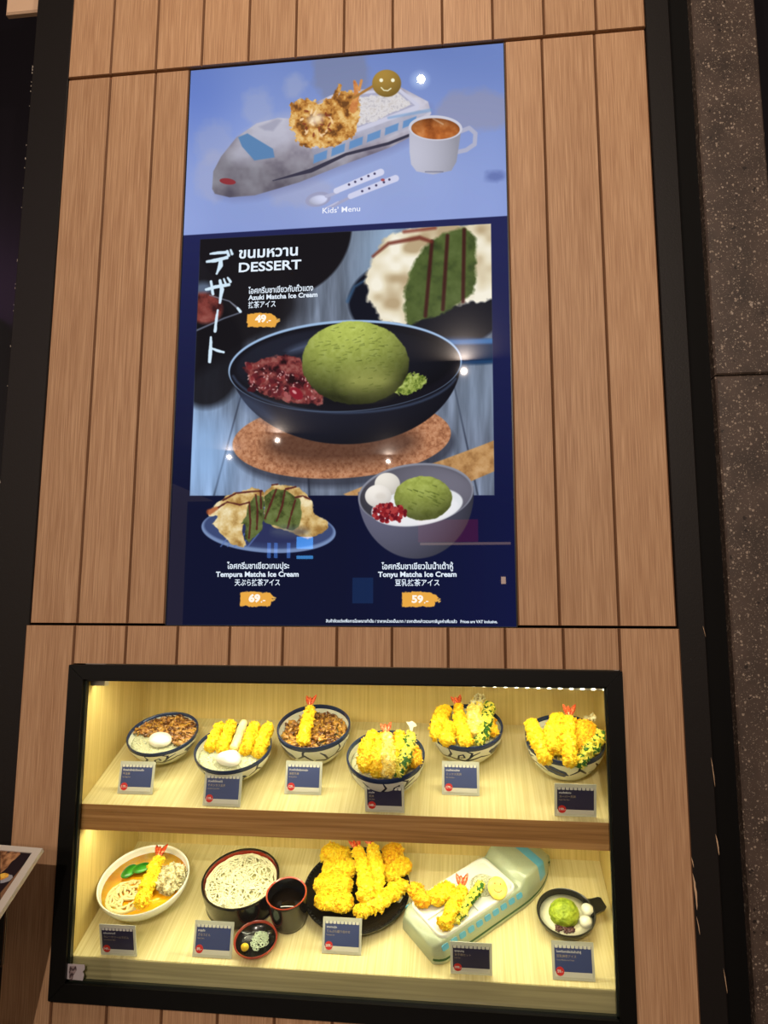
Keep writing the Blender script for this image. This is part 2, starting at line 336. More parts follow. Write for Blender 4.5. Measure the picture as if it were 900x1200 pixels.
def put(W_, d, colr, soft=1., alpha=1., clip=None):
    m_ = np.clip(.5 - d / soft, 0, 1) * alpha
    if clip is not None: m_ = m_ * clip(W_)
    c = np.array(colr) / 255. if not callable(colr) else colr(W_.X, W_.Y) / 255.
    img[W_.sl] = img[W_.sl] * (1 - m_[..., None]) + np.clip(c, 0, 1) * m_[..., None]
def ell(cx, cy, rx, ry, colr, rot=0, soft=1., alpha=1., ns=0, nsc=6, seed=1, clip=None):
    R_ = max(rx, ry) + soft + ns + 2; W_ = Win(cx - R_, cx + R_, cy - R_, cy + R_); c, s_ = math.cos(math.radians(rot)), math.sin(math.radians(rot))
    X = W_.X - cx; Y = W_.Y - cy; a = (X * c + Y * s_) / rx; b_ = (-X * s_ + Y * c) / ry; rr = np.sqrt(a * a + b_ * b_) + 1e-6
    gr = np.sqrt((a / rx) ** 2 + (b_ / ry) ** 2) + 1e-6; d = (rr - 1) * rr / gr
    if ns: d = d + ns * (fbm(W_.X, W_.Y, nsc, seed, 3) - .5) * 2
    put(W_, d, colr, soft, alpha, clip)
def pdist(W_, pts):
    P_ = np.array(pts, float); X, Y = W_.X, W_.Y; d = np.full(X.shape, 1e9); s_ = np.ones(X.shape); n = len(P_); j = n - 1
    for i in range(n):
        ex, ey = P_[j] - P_[i]; wx = X - P_[i, 0]; wy = Y - P_[i, 1]; t = np.clip((wx * ex + wy * ey) / (ex * ex + ey * ey + 1e-9), 0, 1)
        d = np.minimum(d, (wx - ex * t) ** 2 + (wy - ey * t) ** 2)
        c1 = Y >= P_[i, 1]; c2 = Y < P_[j, 1]; c3 = ex * wy > ey * wx; f_ = (c1 & c2 & c3) | (~c1 & ~c2 & ~c3); s_ = np.where(f_, -s_, s_); j = i
    return s_ * np.sqrt(d)
def poly(pts, colr, soft=1., alpha=1., ns=0, nsc=6, seed=1, clip=None):
    P_ = np.array(pts, float); e = soft + ns + 3; W_ = Win(P_[:, 0].min() - e, P_[:, 0].max() + e, P_[:, 1].min() - e, P_[:, 1].max() + e); d = pdist(W_, pts)
    if ns: d = d + ns * (fbm(W_.X, W_.Y, nsc, seed, 3) - .5) * 2
    put(W_, d, colr, soft, alpha, clip)
def stroke(pts, wd, colr, soft=1., alpha=1., ns=0, seed=1, clip=None):
    P_ = np.array(pts, float); wd = np.array(wd if hasattr(wd, '__len__') else [wd] * len(pts), float); e = wd.max() + soft + ns + 2
    W_ = Win(P_[:, 0].min() - e, P_[:, 0].max() + e, P_[:, 1].min() - e, P_[:, 1].max() + e); d = np.full(W_.X.shape, 1e9)
    for i in range(len(P_) - 1):
        ex, ey = P_[i + 1] - P_[i]; wx = W_.X - P_[i, 0]; wy = W_.Y - P_[i, 1]; t = np.clip((wx * ex + wy * ey) / (ex * ex + ey * ey + 1e-9), 0, 1)
        d = np.minimum(d, np.hypot(wx - ex * t, wy - ey * t) - (wd[i] * (1 - t) + wd[i + 1] * t) / 2)
    if ns: d = d + ns * (fbm(W_.X, W_.Y, 5, seed, 3) - .5) * 2
    put(W_, d, colr, soft, alpha, clip)
def mixc(*cs, sc=8, seed=5, o=4, con=1.6):
    """noise-mixed food colour"""
    def f_(X, Y):
        n = np.clip((fbm(X, Y, sc, seed, o) - .5) * con + .5, 0, .9999) * (len(cs) - 1); i = n.astype(int); t = (n - i)[..., None]; A = np.array(cs, float)
        return A[i] * (1 - t) + A[np.minimum(i + 1, len(cs) - 1)] * t
    return f_
def shade(base, cx, cy, rx, ry, lo=.45, hi=1.25, tilt=(-.4, -.7)):
    """photographic modelling of a printed round object"""
    def f_(X, Y):
        b_ = base(X, Y) if callable(base) else np.array(base, float)[None, None, :]
        a_ = (X - cx) / rx; c_ = (Y - cy) / ry; nz = np.sqrt(np.clip(1 - .9 * (a_ * a_ + c_ * c_), 0, 1)); k = a_ * tilt[0] + c_ * tilt[1] + .75 * nz; k = np.clip(.18 + .62 * k, 0, 1)[..., None]
        return b_ * (lo + (hi - lo) * k)
    return f_
C3 = lambda x, y: (200 + x / 2.195, 40 + y / 2.195)
C4 = lambda x, y: (200 + x / 2.195, 250 + y / 2.195)
C5 = lambda x, y: (190 + x / 2.143, 490 + y / 2.143)
C7 = lambda x, y: (220 + x / 5., 280 + y / 5.)
C8 = lambda x, y: (215 + x / 4.737, 550 + y / 4.737)
def mp_(C, pts): return [C(*p) for p in pts]
# -- navy board
def navy(X, Y):
    t = np.clip((Y - 270) / 330, 0, 1)[..., None]; e = np.clip((X - 400) / 200, 0, 1)[..., None]
    return (1 - t) * np.array([34, 38, 84.]) + t * np.array([13, 18, 46.]) + e * t * np.array([2, 3, 16.])
put(Win(0, 900, 0, 1200), np.full(PX.shape, -9.), navy)
# -- upper slide: table
def sky(X, Y):
    n = fbm(X, Y, 160, 40, 3)[..., None]; c = np.exp(-(((X - 400) / 150) ** 2 + ((Y - 190) / 70) ** 2))[..., None]; l = np.exp(-(((X - 225) / 60) ** 2 + ((Y - 120) / 60) ** 2))[..., None]
    v = np.clip((Y - 60) / 200, 0, 1)[..., None]
    return np.array([112, 134, 196.]) + v * np.array([30, 26, 22]) + c * np.array([22, 18, 6]) - l * np.array([18, 14, 2]) + (n - .5) * 26
poly([(190, 40), (620, 30), (620, 250.5), (592.7, 251.8), (216, 274.6), (190, 276)], sky, 1.)
for (x, y, rx, ry, cc, al) in [(400, 85, 33, 38, (128, 130, 150), .55), (345, 100, 12, 16, (175, 178, 200), .4), (302, 125, 18, 22, (175, 178, 200), .35), (250, 165, 22, 26, (175, 175, 195), .3), (560, 128, 48, 24, (150, 148, 170), .6), (250, 205, 22, 30, (178, 176, 196), .35), (580, 206, 9, 6, (90, 105, 165), .7), (350, 222, 40, 18, (176, 172, 190), .35)]:
    ell(x, y, rx, ry, cc, 0, 10, al, 6, 12, int(x))
ell(492, 92, 7, 6, (190, 215, 255), 0, 14, .9)  # ceiling lamp's reflected glow, painted into the slide
# train plate photo
tr_ = mp_(C3, [(105, 395), (108, 350), (128, 312), (168, 262), (220, 226), (275, 212), (306, 214), (330, 190), (420, 150), (470, 140), (590, 132), (662, 170), (670, 200), (640, 250), (560, 290), (430, 338), (330, 378), (215, 412), (150, 417), (112, 408)])
poly([(x + 4, y + 5) for x, y in tr_], (120, 126, 170), 9, .5)
poly(tr_, shade(mixc((120, 112, 130), (168, 162, 176), (196, 194, 208), sc=30, seed=9, con=2), 380, 160, 160, 60, .72, 1.12, (.3, -.9)), 1.4)
ell(*C3(250, 265), 48, 18, (188, 188, 206), -28, 16, .6)
poly(mp_(C3, [(305, 217), (335, 190), (480, 145), (588, 135), (640, 178), (638, 190), (500, 243), (368, 292), (352, 285)]), (205, 205, 225), 1.2)
poly(mp_(C3, [(318, 215), (345, 195), (482, 152), (584, 142), (628, 180), (500, 230), (372, 280)]), (172, 172, 196), 1.5)
poly(mp_(C3, [(476, 160), (584, 146), (620, 178), (520, 222), (480, 232), (470, 200)]), mixc((190, 185, 190), (224, 220, 222), (205, 198, 196), sc=3, seed=4), 2, 1, 2, 5)
poly(mp_(C3, [(360, 290), (640, 192), (664, 196), (610, 240), (510, 280), (372, 325)]), (158, 160, 182), 2, .5)
for k in range(6):
    a = C3(368 + k * 46, 308 - k * 17.5); b_ = C3(402 + k * 46, 295 - k * 17.5)
    poly([(a[0], a[1]), (b_[0], b_[1]), (b_[0] - 1, b_[1] + 10 - k * .3), (a[0] - 1, a[1] + 10 - k * .3)], (96, 142, 196), 1.5, .9)
stroke(mp_(C3, [(262, 374), (360, 348), (450, 306), (560, 278), (640, 246)]), [1, 5, 3.5, 3.5, 3], (58, 56, 74), 1.2)
stroke(mp_(C3, [(560, 212), (668, 192)]), [3, 4], (120, 160, 205), 2, .6)
poly(mp_(C3, [(172, 262), (196, 252), (262, 292), (266, 314), (214, 322), (182, 286)]), (92, 132, 178), 1.5, 1)
poly(mp_(C3, [(225, 235), (275, 214), (285, 218), (262, 246), (240, 244)]), (150, 150, 172), 3, .6)
ell(*C3(145, 376), 9.5, 3.6, (142, 52, 58), 8)
# fried pieces
gold = mixc((112, 70, 34), (176, 116, 52), (214, 160, 84), (236, 198, 130), sc=7, seed=21, con=2.2)
for (x, y, rx, ry, r_) in [(345, 190, 18, 13, 0), (385, 235, 34, 24, 5), (350, 225, 20, 18, 20), (420, 205, 22, 18, 0), (450, 185, 16, 20, 0), (350, 262, 12, 12, 0), (415, 260, 26, 9, -20), (455, 220, 12, 22, 0)]:
    ell(*C3(x, y), rx, ry, gold, r_, 1.6, 1, 5, 5, int(x * y) % 91)
stroke(mp_(C3, [(408, 190), (420, 160), (434, 128)]), [8, 7, 4], gold, 1.5, 1, 2)
stroke(mp_(C3, [(468, 190), (478, 155), (472, 118), (484, 140), (490, 116)]), [9, 6, 3, 3, 3], mixc((190, 110, 60), (225, 160, 90), sc=5, seed=8), 1.5)
stroke(mp_(C3, [(470, 160), (520, 130)]), [3, 3], (170, 120, 60), 1.5)
for i in range(26):
    a = rng.rand() * 6.28; r_ = rng.rand() ** .5; ell(*C3(375 + 48 * r_ * math.cos(a), 225 + 38 * r_ * math.sin(a)), 2 + 2 * rng.rand(), 1.2, (250, 216, 170) if rng.rand() > .45 else (128, 56, 36), rng.rand() * 180, 1.2, .8)
ell(*C3(372, 215), 9, 6, (255, 236, 206), -20, 8, .8)
# smiling potato biscuit
ell(*C3(555, 123), 17, 16, shade((156, 124, 56), 453, 96, 17, 16, .8, 1.15), 0, 1.3)
for ex in (541, 571): ell(*C3(ex, 115), 2.2, 2.2, (250, 248, 220))
stroke(mp_(C3, [(541, 134), (548, 141), (558, 142), (566, 136)]), 1.3, (240, 236, 200))
# mug
stroke(mp_(C3, [(742, 248), (768, 238), (784, 252), (782, 280), (760, 295), (738, 300)]), 5, (176, 178, 202), 1.3)
poly(mp_(C3, [(613, 245), (614, 300), (618, 332), (632, 350), (675, 358), (722, 348), (735, 325), (742, 280), (748, 240)]), shade((186, 186, 202), 508, 175, 32, 40, .8, 1.08, (-.8, .1)), 1.3)
ell(*C3(681, 238), 31.5, 14.8, (206, 206, 220), 2); ell(*C3(681, 240), 28.5, 12.4, shade(mixc((122, 62, 26), (170, 96, 44), (196, 128, 74), sc=12, seed=2), 510, 149, 28, 12, .8, 1.15, (0, .8)), 2)
stroke(mp_(C3, [(675, 214), (700, 228)]), 1.5, (228, 205, 180), 2, .6)
stroke(mp_(C3, [(655, 351), (700, 351)]), 1.4, (96, 98, 124), 1, .6)
# spoon and fork
ell(*C3(378, 422), 15, 8.5, (158, 160, 192), -12, 1.4); ell(*C3(378, 424), 11, 5.5, shade((204, 208, 236), 372, 233, 12, 6, .8, 1.1, (.6, -.3)), -12, 2)
stroke(mp_(C3, [(400, 414), (430, 404)]), [4, 3], (176, 178, 208)); stroke(mp_(C3, [(425, 400), (540, 352)]), [6.5, 8], (214, 216, 240), 1.3)
stroke(mp_(C3, [(415, 440), (470, 412)]), [4, 3], (166, 168, 200)); stroke(mp_(C3, [(462, 414), (578, 368)]), [6.5, 8], (210, 212, 238), 1.3)
for k in range(3): stroke(mp_(C3, [(392 + k * 9, 447 - k * 4), (420 + k * 5, 434 - k * 3)]), 1.3, (190, 192, 220))
for (x, y) in [(458, 384), (474, 377), (490, 370), (508, 362), (524, 356), (492, 401), (510, 394), (528, 386), (548, 378), (562, 371)]: ell(*C3(x, y), 1.4, 1.4, (74, 70, 104))
ell(*C3(545, 372), 2.4, 1.6, (170, 84, 90))
# -- dessert picture
pic = [(234, 279.5), (575.3, 261), (579.5, 580), (221.5, 580.5)]
def inpic(W_): return np.clip(.5 - pdist(W_, pic), 0, 1)
def bgp(X, Y):
    t = np.clip((Y - 270) / 310, 0, 1)[..., None]; n = fbm(X * 3, Y * .35, 26, 60, 4)[..., None]; l = np.clip((330 - X) / 130, 0, 1)[..., None]
    base = (1 - t) * np.array([104, 114, 130.]) + t * np.array([112, 122, 142.]); base = base + l * t * np.array([42, 66, 92.])
    return base * (.62 + .76 * n)
poly(pic, bgp, 1.)
for (xa, xb) in [(300, 250), (352, 362), (440, 470), (520, 560)]: stroke([(xa, 395), (xb, 580)], [1, 2], (40, 46, 62), 2, .8, clip=inpic)
ell(520, 330, 90, 30, (60, 66, 80), 0, 60, .75, clip=inpic); ell(450, 300, 26, 60, (150, 176, 206), 10, 50, .9, clip=inpic)
ell(560, 455, 30, 40, (150, 170, 196), 0, 40, .35, clip=inpic); ell(240, 530, 26, 40, (150, 186, 232), 0, 40, .8, clip=inpic)
ell(318, 262, 94, 88, (20, 18, 22), 0, 3, 1, clip=inpic); poly([(225, 270), (350, 265), (330, 380), (225, 440)], (22, 20, 24), 16, .95, clip=inpic)
ell(296, 355, 60, 40, (24, 22, 25), 0, 30, .9, clip=inpic)
ell(240, 415, 46, 62, (17, 16, 20), 0, 10, .9, clip=inpic)
ell(232, 340, 16, 9, (120, 140, 170), -20, 8, .7, clip=inpic)
ell(238, 360, 22, 18, mixc((60, 26, 26), (126, 58, 52), (150, 84, 76), sc=12, seed=30), 10, 5, 1, clip=inpic)
stroke([(228, 387), (262, 372), (282, 365)], [1.5, 1.2, 1], (150, 160, 186), 2, .8, clip=inpic); stroke([(245, 345), (268, 352), (280, 362)], [1, 1.2, 2.6], (150, 156, 174), 1.5, .8, clip=inpic)
# tempura ice cream, out of focus
ell(500, 355, 92, 56, (15, 18, 30), 2, 4, 1, clip=inpic); stroke([(407, 352), (415, 335), (428, 327)], [4, 3, 2], (60, 92, 128), 3, .8, clip=inpic)
ell(545, 410, 64, 16, (20, 46, 80), 2, 4, 1, clip=inpic); stroke([(500, 400), (540, 400), (600, 398)], [5, 6, 6], (58, 116, 178), 3, .9, clip=inpic); stroke([(500, 418), (540, 424), (600, 422)], [2, 2, 2], (40, 78, 122), 3, .8, clip=inpic)
cream = mixc((186, 164, 128), (228, 216, 186), (248, 242, 224), sc=22, seed=33, con=2.0, o=2)
poly(mp_(C4, [(505, 150), (530, 95), (560, 55), (640, 35), (740, 25), (860, 15), (880, 200), (800, 225), (700, 240), (600, 290), (545, 275), (505, 215)]), cream, 4, 1, 5, 10, clip=inpic)
poly(mp_(C4, [(600, 200), (618, 140), (650, 85), (700, 50), (755, 35), (785, 60), (792, 130), (778, 205), (700, 255), (612, 285), (600, 245)]), mixc((52, 66, 32), (78, 94, 46), (92, 108, 58), sc=12, seed=35, con=1.2, o=3), 4, 1, 3, 8, clip=inpic)
for (a_, b_) in [((672, 70), (655, 262)), ((712, 55), (700, 245)), ((755, 40), (752, 225))]: stroke(mp_(C4, [a_, b_]), 4.2, (62, 24, 22), 2.5, .9, clip=inpic)
stroke(mp_(C4, [(520, 108), (560, 75), (640, 60), (670, 70)]), [3, 4, 5, 4], (112, 48, 36), 3, .85, clip=inpic); stroke(mp_(C4, [(600, 45), (680, 35)]), 4, (130, 60, 46), 3, .8, clip=inpic)
ell(*C4(800, 120), 7, 30, cream, 0, 5, 1, 3, clip=inpic)
# cork mat
ell(403, 524, 130, 46, (34, 34, 44), -3, 8, .6, clip=inpic)
ell(400, 514, 128.5, 46, mixc((140, 88, 60), (184, 126, 90), (206, 152, 116), sc=3, seed=44, con=1.5), -3.5, 1.4, 1, clip=inpic)
ell(400, 519, 90, 26, (70, 44, 34), -2, 22, .75, clip=inpic)
# spoon
wd_ = mixc((150, 106, 62), (190, 144, 92), (208, 166, 116), sc=9, seed=47)
poly(mp_(C5, [(455, 190), (505, 170), (600, 140), (700, 105), (800, 68), (840, 52), (845, 128), (770, 160), (700, 172), (560, 188), (470, 200)]), wd_, 1.6, 1, clip=inpic)
# bowl
bx, by = 404, 430
pts_ = [(bx + 137 * math.cos(a) + (0), by + 4 + 94 * math.sin(a) * (1 - .06 * abs(math.cos(a)))) for a in np.linspace(0, math.pi, 40)]
poly([(bx + 136 * math.cos(a), by - 8 + (98 if math.sin(a) > 0 else 0) * math.sin(a)) for a in np.linspace(0, math.pi, 60)], shade((26, 28, 40), bx, 470, 137, 60, .45, 1.5, (-.5, -.5)), 1.4)
ell(bx, by - 2, 137.3, 53.6, (160, 190, 226), -3, 1.5); ell(bx, by - .6, 135.6, 52, (18, 18, 26), -3, 1.6)
ell(bx, by - 3, 128, 45, shade((24, 26, 36), bx, by, 128, 45, .4, 1.5, (-.4, -.5)), -3, 5)
ell(360, 404, 24, 4, (96, 110, 140), -18, 8, .6); stroke([(bx + 134 * math.cos(a), by + 53 * math.sin(a)) for a in np.linspace(.25, 2.95, 24)], 2.2, (86, 106, 140), 3, .55)
ell(300, 478, 26, 8, (70, 84, 112), 35, 12, .5)
bean = mixc((34, 12, 16), (84, 32, 36), (128, 58, 56), (150, 88, 82), sc=9, seed=50, con=2.4)
poly(mp_(C4, [(185, 395), (230, 375), (290, 362), (335, 370), (350, 400), (362, 450), (392, 462), (388, 490), (300, 486), (240, 468), (205, 440)]), bean, 2, 1, 3, 6)
for i in range(60):
    x = 195 + rng.rand() * 180; y = 385 + (x - 195) * .22 + rng.rand() * 66; y = min(y, 478); ell(*C4(x, y), 2.5 + 2.5 * rng.rand(), 1.8 + 1.6 * rng.rand(), [(128, 44, 46), (92, 26, 34), (168, 92, 92), (70, 18, 26)][rng.randint(4)], rng.rand() * 180, 1.3, .85)
for i in range(60):
    x = 195 + rng.rand() * 180; y = min(383 + (x - 195) * .22 + rng.rand() * 66, 478); ell(*C4(x, y), 1.4, .8, (206, 160, 156), rng.rand() * 180, 1, .8)
ell(*C4(322, 462), 9, 6, (134, 26, 40), 40, 1.6); ell(*C4(317, 458), 3, 1.6, (214, 150, 150), 40, 1.5)
green_ = mixc((132, 142, 64), (146, 156, 74), (156, 166, 88), sc=5, seed=55, con=1.3)
ell(480, 450, 20, 11, mixc((80, 100, 34), (146, 162, 74), (176, 192, 108), sc=4, seed=56, con=2.4), -22, 1.6, 1, 4, 4)
ell(*C4(474, 383), 63, 49, shade(green_, 415, 424, 63, 49, .30, 1.3, (-.2, -.95)), 2, 1.6, 1, 1.2, 6)
ell(432, 446, 30, 15, (190, 192, 104), 0, 26, .55)
for i in range(110):
    x = 415 + (rng.rand() - .5) * 112; y = 380 + rng.rand() * 84
    if ((x - 415) / 58) ** 2 + ((y - 424) / 45) ** 2 < 1: stroke([(x, y), (x + 2 + 5 * rng.rand(), y + 1 - 3 * rng.rand())], [.5, 1.2], (78, 88, 34), 1.2, .5)
# tempura ice cream plate
ell(*C5(266, 280), 79, 27, (120, 142, 184), 3, 1.5); ell(*C5(266, 276), 76, 24, (60, 74, 116), 3, 3); ell(*C5(266, 285), 52, 16, (44, 50, 90), 3, 8)
for k in range(5): stroke([(330 - 60 + k * 8, 625), (318 - 60 + k * 8, 640)], 1.5, (96, 120, 180), 1.5, .8)
cr2 = mixc((158, 118, 60), (214, 182, 118), (242, 226, 182), sc=12, seed=63, con=2.)
poly(mp_(C8, [(130, 225), (165, 195), (230, 150), (330, 118), (400, 100), (440, 112), (448, 170), (350, 250), (320, 330), (345, 420), (330, 432), (250, 410), (190, 330), (160, 300), (180, 260), (140, 255)]), cr2, 1.5, 1, 2.5, 7)
poly(mp_(C8, [(355, 200), (395, 145), (440, 150), (446, 230), (430, 340), (360, 405), (340, 380), (338, 300), (320, 300), (345, 250)]), mixc((50, 58, 26), (92, 104, 54), (110, 122, 70), sc=7, seed=65), 1.4, 1, 1.5)
poly(mp_(C8, [(450, 120), (495, 80), (560, 85), (640, 100), (690, 140), (715, 200), (725, 240), (800, 290), (810, 320), (740, 370), (690, 385), (640, 370), (560, 340), (500, 320), (445, 280)]), cr2, 1.5, 1, 2.5, 7)
poly(mp_(C8, [(448, 150), (490, 110), (560, 108), (640, 165), (655, 230), (640, 320), (600, 340), (520, 320), (445, 290)]), mixc((58, 66, 30), (96, 108, 56), (112, 124, 72), sc=7, seed=66), 1.4, 1, 1.5)
br = (84, 34, 30)
for s_ in [[(362, 180), (368, 300), (360, 380)], [(398, 140), (408, 230), (404, 330)], [(425, 130), (428, 215)], [(512, 110), (480, 190), (450, 270)], [(560, 115), (545, 200), (515, 285)], [(618, 170), (595, 250), (575, 325)], [(190, 210), (240, 180), (310, 195), (360, 182)], [(215, 170), (290, 130), (370, 122), (430, 118)], [(565, 108), (620, 95)], [(618, 155), (660, 145), (700, 165)], [(490, 85), (520, 80)]]:
    stroke(mp_(C8, s_), 2.2, br, 1.3, .9, .6)
stroke(mp_(C8, [(140, 235), (180, 215)]), [7, 4], (170, 84, 44), 2, .8)
ell(*C8(590, 345), 22, 6, (84, 92, 110), 0, 8, .5)
# tonyu bowl
def tb(a): x, y = C5(637, 188); return (x + 68 * math.cos(a), y + 68 * math.sin(a) * (1.13 if math.sin(a) > 0 else 1))
poly([tb(a) for a in np.linspace(-.12, math.pi + .02, 50)], shade((92, 92, 112), 487, 600, 68, 60, .55, 1.25, (-.6, -.3)), 1.5)
ell(*C5(637, 190), 68, 36, (140, 142, 156), -6, 1.5); ell(*C5(637, 192), 66, 34.5, shade((98, 96, 108), 487, 580, 66, 34, .6, 1.3, (.5, -.4)), -6, 2)
ell(*C5(640, 222), 54, 22, (226, 228, 232), -8, 2); ell(*C5(636, 228), 50, 18, (236, 236, 240), -6, 4)
ell(*C5(565, 165), 15, 13.5, shade((232, 226, 216), 453, 567, 15, 13, .86, 1.06), 0, 1.3); ell(*C5(542, 195), 15.5, 13.5, shade((238, 232, 224), 443, 581, 15, 13, .86, 1.06), 0, 1.3); ell(*C5(548, 196), 6, 4, (214, 206, 196), 0, 4, .6)
ell(*C5(655, 200), 34, 26, shade(mixc((128, 138, 62), (144, 154, 74), (154, 164, 86), sc=5, seed=70), 496, 583, 34, 26, .6, 1.2, (-.2, -.9)), 0, 1.4, 1, 1)
for i in range(18): x = 496 + (rng.rand() - .5) * 50; y = 566 + rng.rand() * 32; stroke([(x, y), (x + 5, y + 2)], [.5, 1.3], (70, 82, 30), 1.2, .6)
for i in range(110):
    a = rng.rand() * 6.28; r_ = rng.rand() ** .5; ell(456 + 20 * r_ * math.cos(a), 601 + 11 * r_ * math.sin(a), 2.6, 2., [(140, 30, 36), (104, 16, 28), (176, 60, 60)][rng.randint(3)], rng.rand() * 180, 1.2, .95)
# price daubs
def daub(cx, cy, wd, h, seed):
    r_ = np.random.RandomState(seed); up = [(cx - wd / 2 + wd * t, cy - h / 2 * (.75 + .3 * math.sin(2.6 * t + .4)) + 1.2 * t) for t in np.linspace(0, .86, 10)]
    dn = [(cx - wd / 2 + wd * t, cy + h / 2 * (.9 + .1 * r_.rand())) for t in np.linspace(.86, 0, 10)]
    poly(up + [(cx + wd * .46, cy - 2), (cx + wd * .40, cy - .5), (cx + wd * .47, cy + 1), (cx + wd * .39, cy + 3)] + dn, (238, 172, 70), 1.1, 1, 1.6, 4, seed)
    for k in range(5): ell(cx + wd * (.42 + .1 * r_.rand()), cy - 3 + 6 * r_.rand(), 1.2, .8, (230, 178, 90))
daub(308, 374.5, 38, 17, 3); daub(301, 702, 41, 18, 5); daub(493, 702.5, 44, 18, 6)
# brushed vertical lettering down the left of the picture
wh = (214, 236, 252)
for s_, wd2 in [([(128, 82), (180, 76), (228, 72)], [2.4, 3.6, 3.4]), ([(108, 128), (160, 120), (225, 104)], [3.2, 4.6, 4.2]), ([(190, 118), (188, 150), (166, 198)], [4.6, 5.6, 2.2]), ([(228, 66), (236, 90)], [2.6, 3.6]), ([(248, 60), (256, 82)], [2.4, 3.4]),
                ([(104, 292), (160, 276), (238, 262)], [3, 4.4, 3.6]), ([(132, 244), (144, 318)], [3, 3.8]), ([(186, 240), (196, 290), (184, 368)], [3.6, 5, 3]), ([(208, 230), (218, 256)], [2.6, 3.2]), ([(230, 222), (246, 246)], [2.4, 3.4]),
                ([(172, 414), (164, 470), (156, 536)], [2.6, 3.6, 3.2]), ([(132, 572), (130, 640), (124, 716)], [2.6, 4.2, 3.8]), ([(134, 636), (170, 650), (206, 660)], [2.2, 3.4, 3.2]), ([(290, 402), (304, 420)], [3, 4])]:
    stroke(mp_(C7, s_), wd2, wh, 1.1, 1, .5, 4)
im = bpy.data.images.new('menu_slides', CW, CH); buf = np.ones((CH, CW, 4), np.float32); buf[..., :3] = np.clip(img, 0, 1); im.pixels.foreach_set(buf.ravel()); im.update(); im.pack()
sm = bpy.data.materials.new('screen_glow'); sm.use_nodes = True; N = sm.node_tree.nodes; L = sm.node_tree.links; b = N['Principled BSDF']
b.inputs['Base Color'].default_value = (.004, .004, .006, 1); b.inputs['Roughness'].default_value = .012; b.inputs['Emission Strength'].default_value = .97
ti = N.new('ShaderNodeTexImage'); ti.image = im; L.new(ti.outputs[0], b.inputs['Emission Color'])
scr = empty('menu_screen', WZ @ T(SW / 2, 0, 0)); tag(scr, 'tall portrait digital menu screen showing dessert pictures, set into the wood cladding', 'screen')
SI = T(-SW / 2, 0, 0)
a = MB(); a.add([(0, .004, 0), (SW, .004, 0), (SW, .004, SHh), (0, .004, SHh)], [(0, 1, 2, 3)])
me = a.mesh('display_panel', sm); uvl = me.uv_layers.new(name='uv')
for li, l_ in enumerate(me.loops): c_ = me.vertices[l_.vertex_index].co; uvl.data[li].uv = (c_.x / SW, c_.z / SHh)
dp = bpy.data.objects.new('display_panel', me); col.objects.link(dp); dp.parent = scr; dp.matrix_basis = SI
bz = MB(); bz.box(-.0022, SW + .0022, .0045, .018, -.0012, SHh + .0015); bz.box(-.0022, -.0002, .0022, .005, -.0008, SHh + .001); bz.box(SW + .0002, SW + .0022, .0022, .005, -.0008, SHh + .001)
bz.build('bezel', mat('bezel_black', (12, 12, 14), .4), scr, SI)
# -- lettering (flat letters lying on the display)
TXT = {}
def text(s_, size, m_, parent, M, align='CENTER', off=0., sx=1., name='lettering', space=1.):
    cu = bpy.data.curves.new(name, 'FONT'); cu.body = s_; cu.size = size; cu.align_x = align; cu.align_y = 'CENTER'; cu.offset = off; cu.space_character = space
    cu.resolution_u = 3
    o_ = bpy.data.objects.new(name, cu); col.objects.link(o_)
    me_ = bpy.data.meshes.new_from_object(o_.evaluated_get(bpy.context.evaluated_depsgraph_get())); bpy.data.objects.remove(o_)
    me_.materials.clear(); me_.materials.append(m_)
    q_ = bpy.data.objects.new(name, me_); col.objects.link(q_); q_.parent = parent; q_.matrix_basis = M @ Matrix.Diagonal((sx, 1, 1, 1)); return q_
lw = mat('letter_white', (10, 10, 10), .4, emit=(224, 238, 252), es=1.); lo_ = mat('letter_price', (10, 10, 10), .4, emit=(255, 244, 228), es=1.)
def stext(s_, px0, px1, py, hpx, off=0., m_=lw, tilt=None):
    """one line of text spanning px0..px1 with cap height hpx (photo pixels measured on the display)"""
    xa, za = wallpt(px0, py, .0036); xb, zb2 = wallpt(px1, py, .0036); _, zh = wallpt((px0 + px1) / 2, py - hpx, .0036); _, zc = wallpt((px0 + px1) / 2, py, .0036)
    h = (zh - zc) / .72
    o_ = text(s_, h, m_, scr, SI @ T((xa + xb) / 2, .0034, zc) @ Matrix.Rotation(math.pi / 2, 4, 'X'), off=off)
    bx_ = [v.co.x for v in o_.data.vertices]; wd_ = max(bx_) - min(bx_); k = (xb - xa) / wd_
    o_.data.transform(T(-(max(bx_) + min(bx_)) / 2, 0, 0)); o_.matrix_basis = o_.matrix_basis @ Matrix.Diagonal((k, 1, 1, 1)); return o_
stext("Kids' Menu", 378, 422, 246, 6.5, .0001, mat('letter_white_soft', (10, 10, 10), .4, emit=(236, 240, 252), es=1.))
stext('ขนมหวาน', 280, 349, 295.8, 12, .0008); stext('DESSERT', 280, 353, 312.3, 11, .0006)
stext('ไอศกรีมชาเขียวกับถั่วแดง', 291, 367, 339.5, 6.8, .0003); stext('Azuki Matcha Ice Cream', 291, 372, 347.3, 5.6, .0004); stext('抹茶アイス', 291, 323, 357.3, 6.2, .0002); stext('49', 299, 312, 373.8, 8, .0011, lo_); stext('.-', 312.6, 317.5, 375, 7, .0003, lo_)
stext('ไอศกรีมชาเขียวเทมปุระ', 266, 339, 663.5, 7., .0003); stext('Tempura Matcha Ice Cream', 253, 350, 673.2, 6, .0004); stext('天ぷら抹茶アイス', 275, 328, 683.2, 6.2, .0002); stext('69', 291.5, 305, 701.5, 8.5, .0011, lo_); stext('.-', 305.6, 311, 703, 7, .0003, lo_)
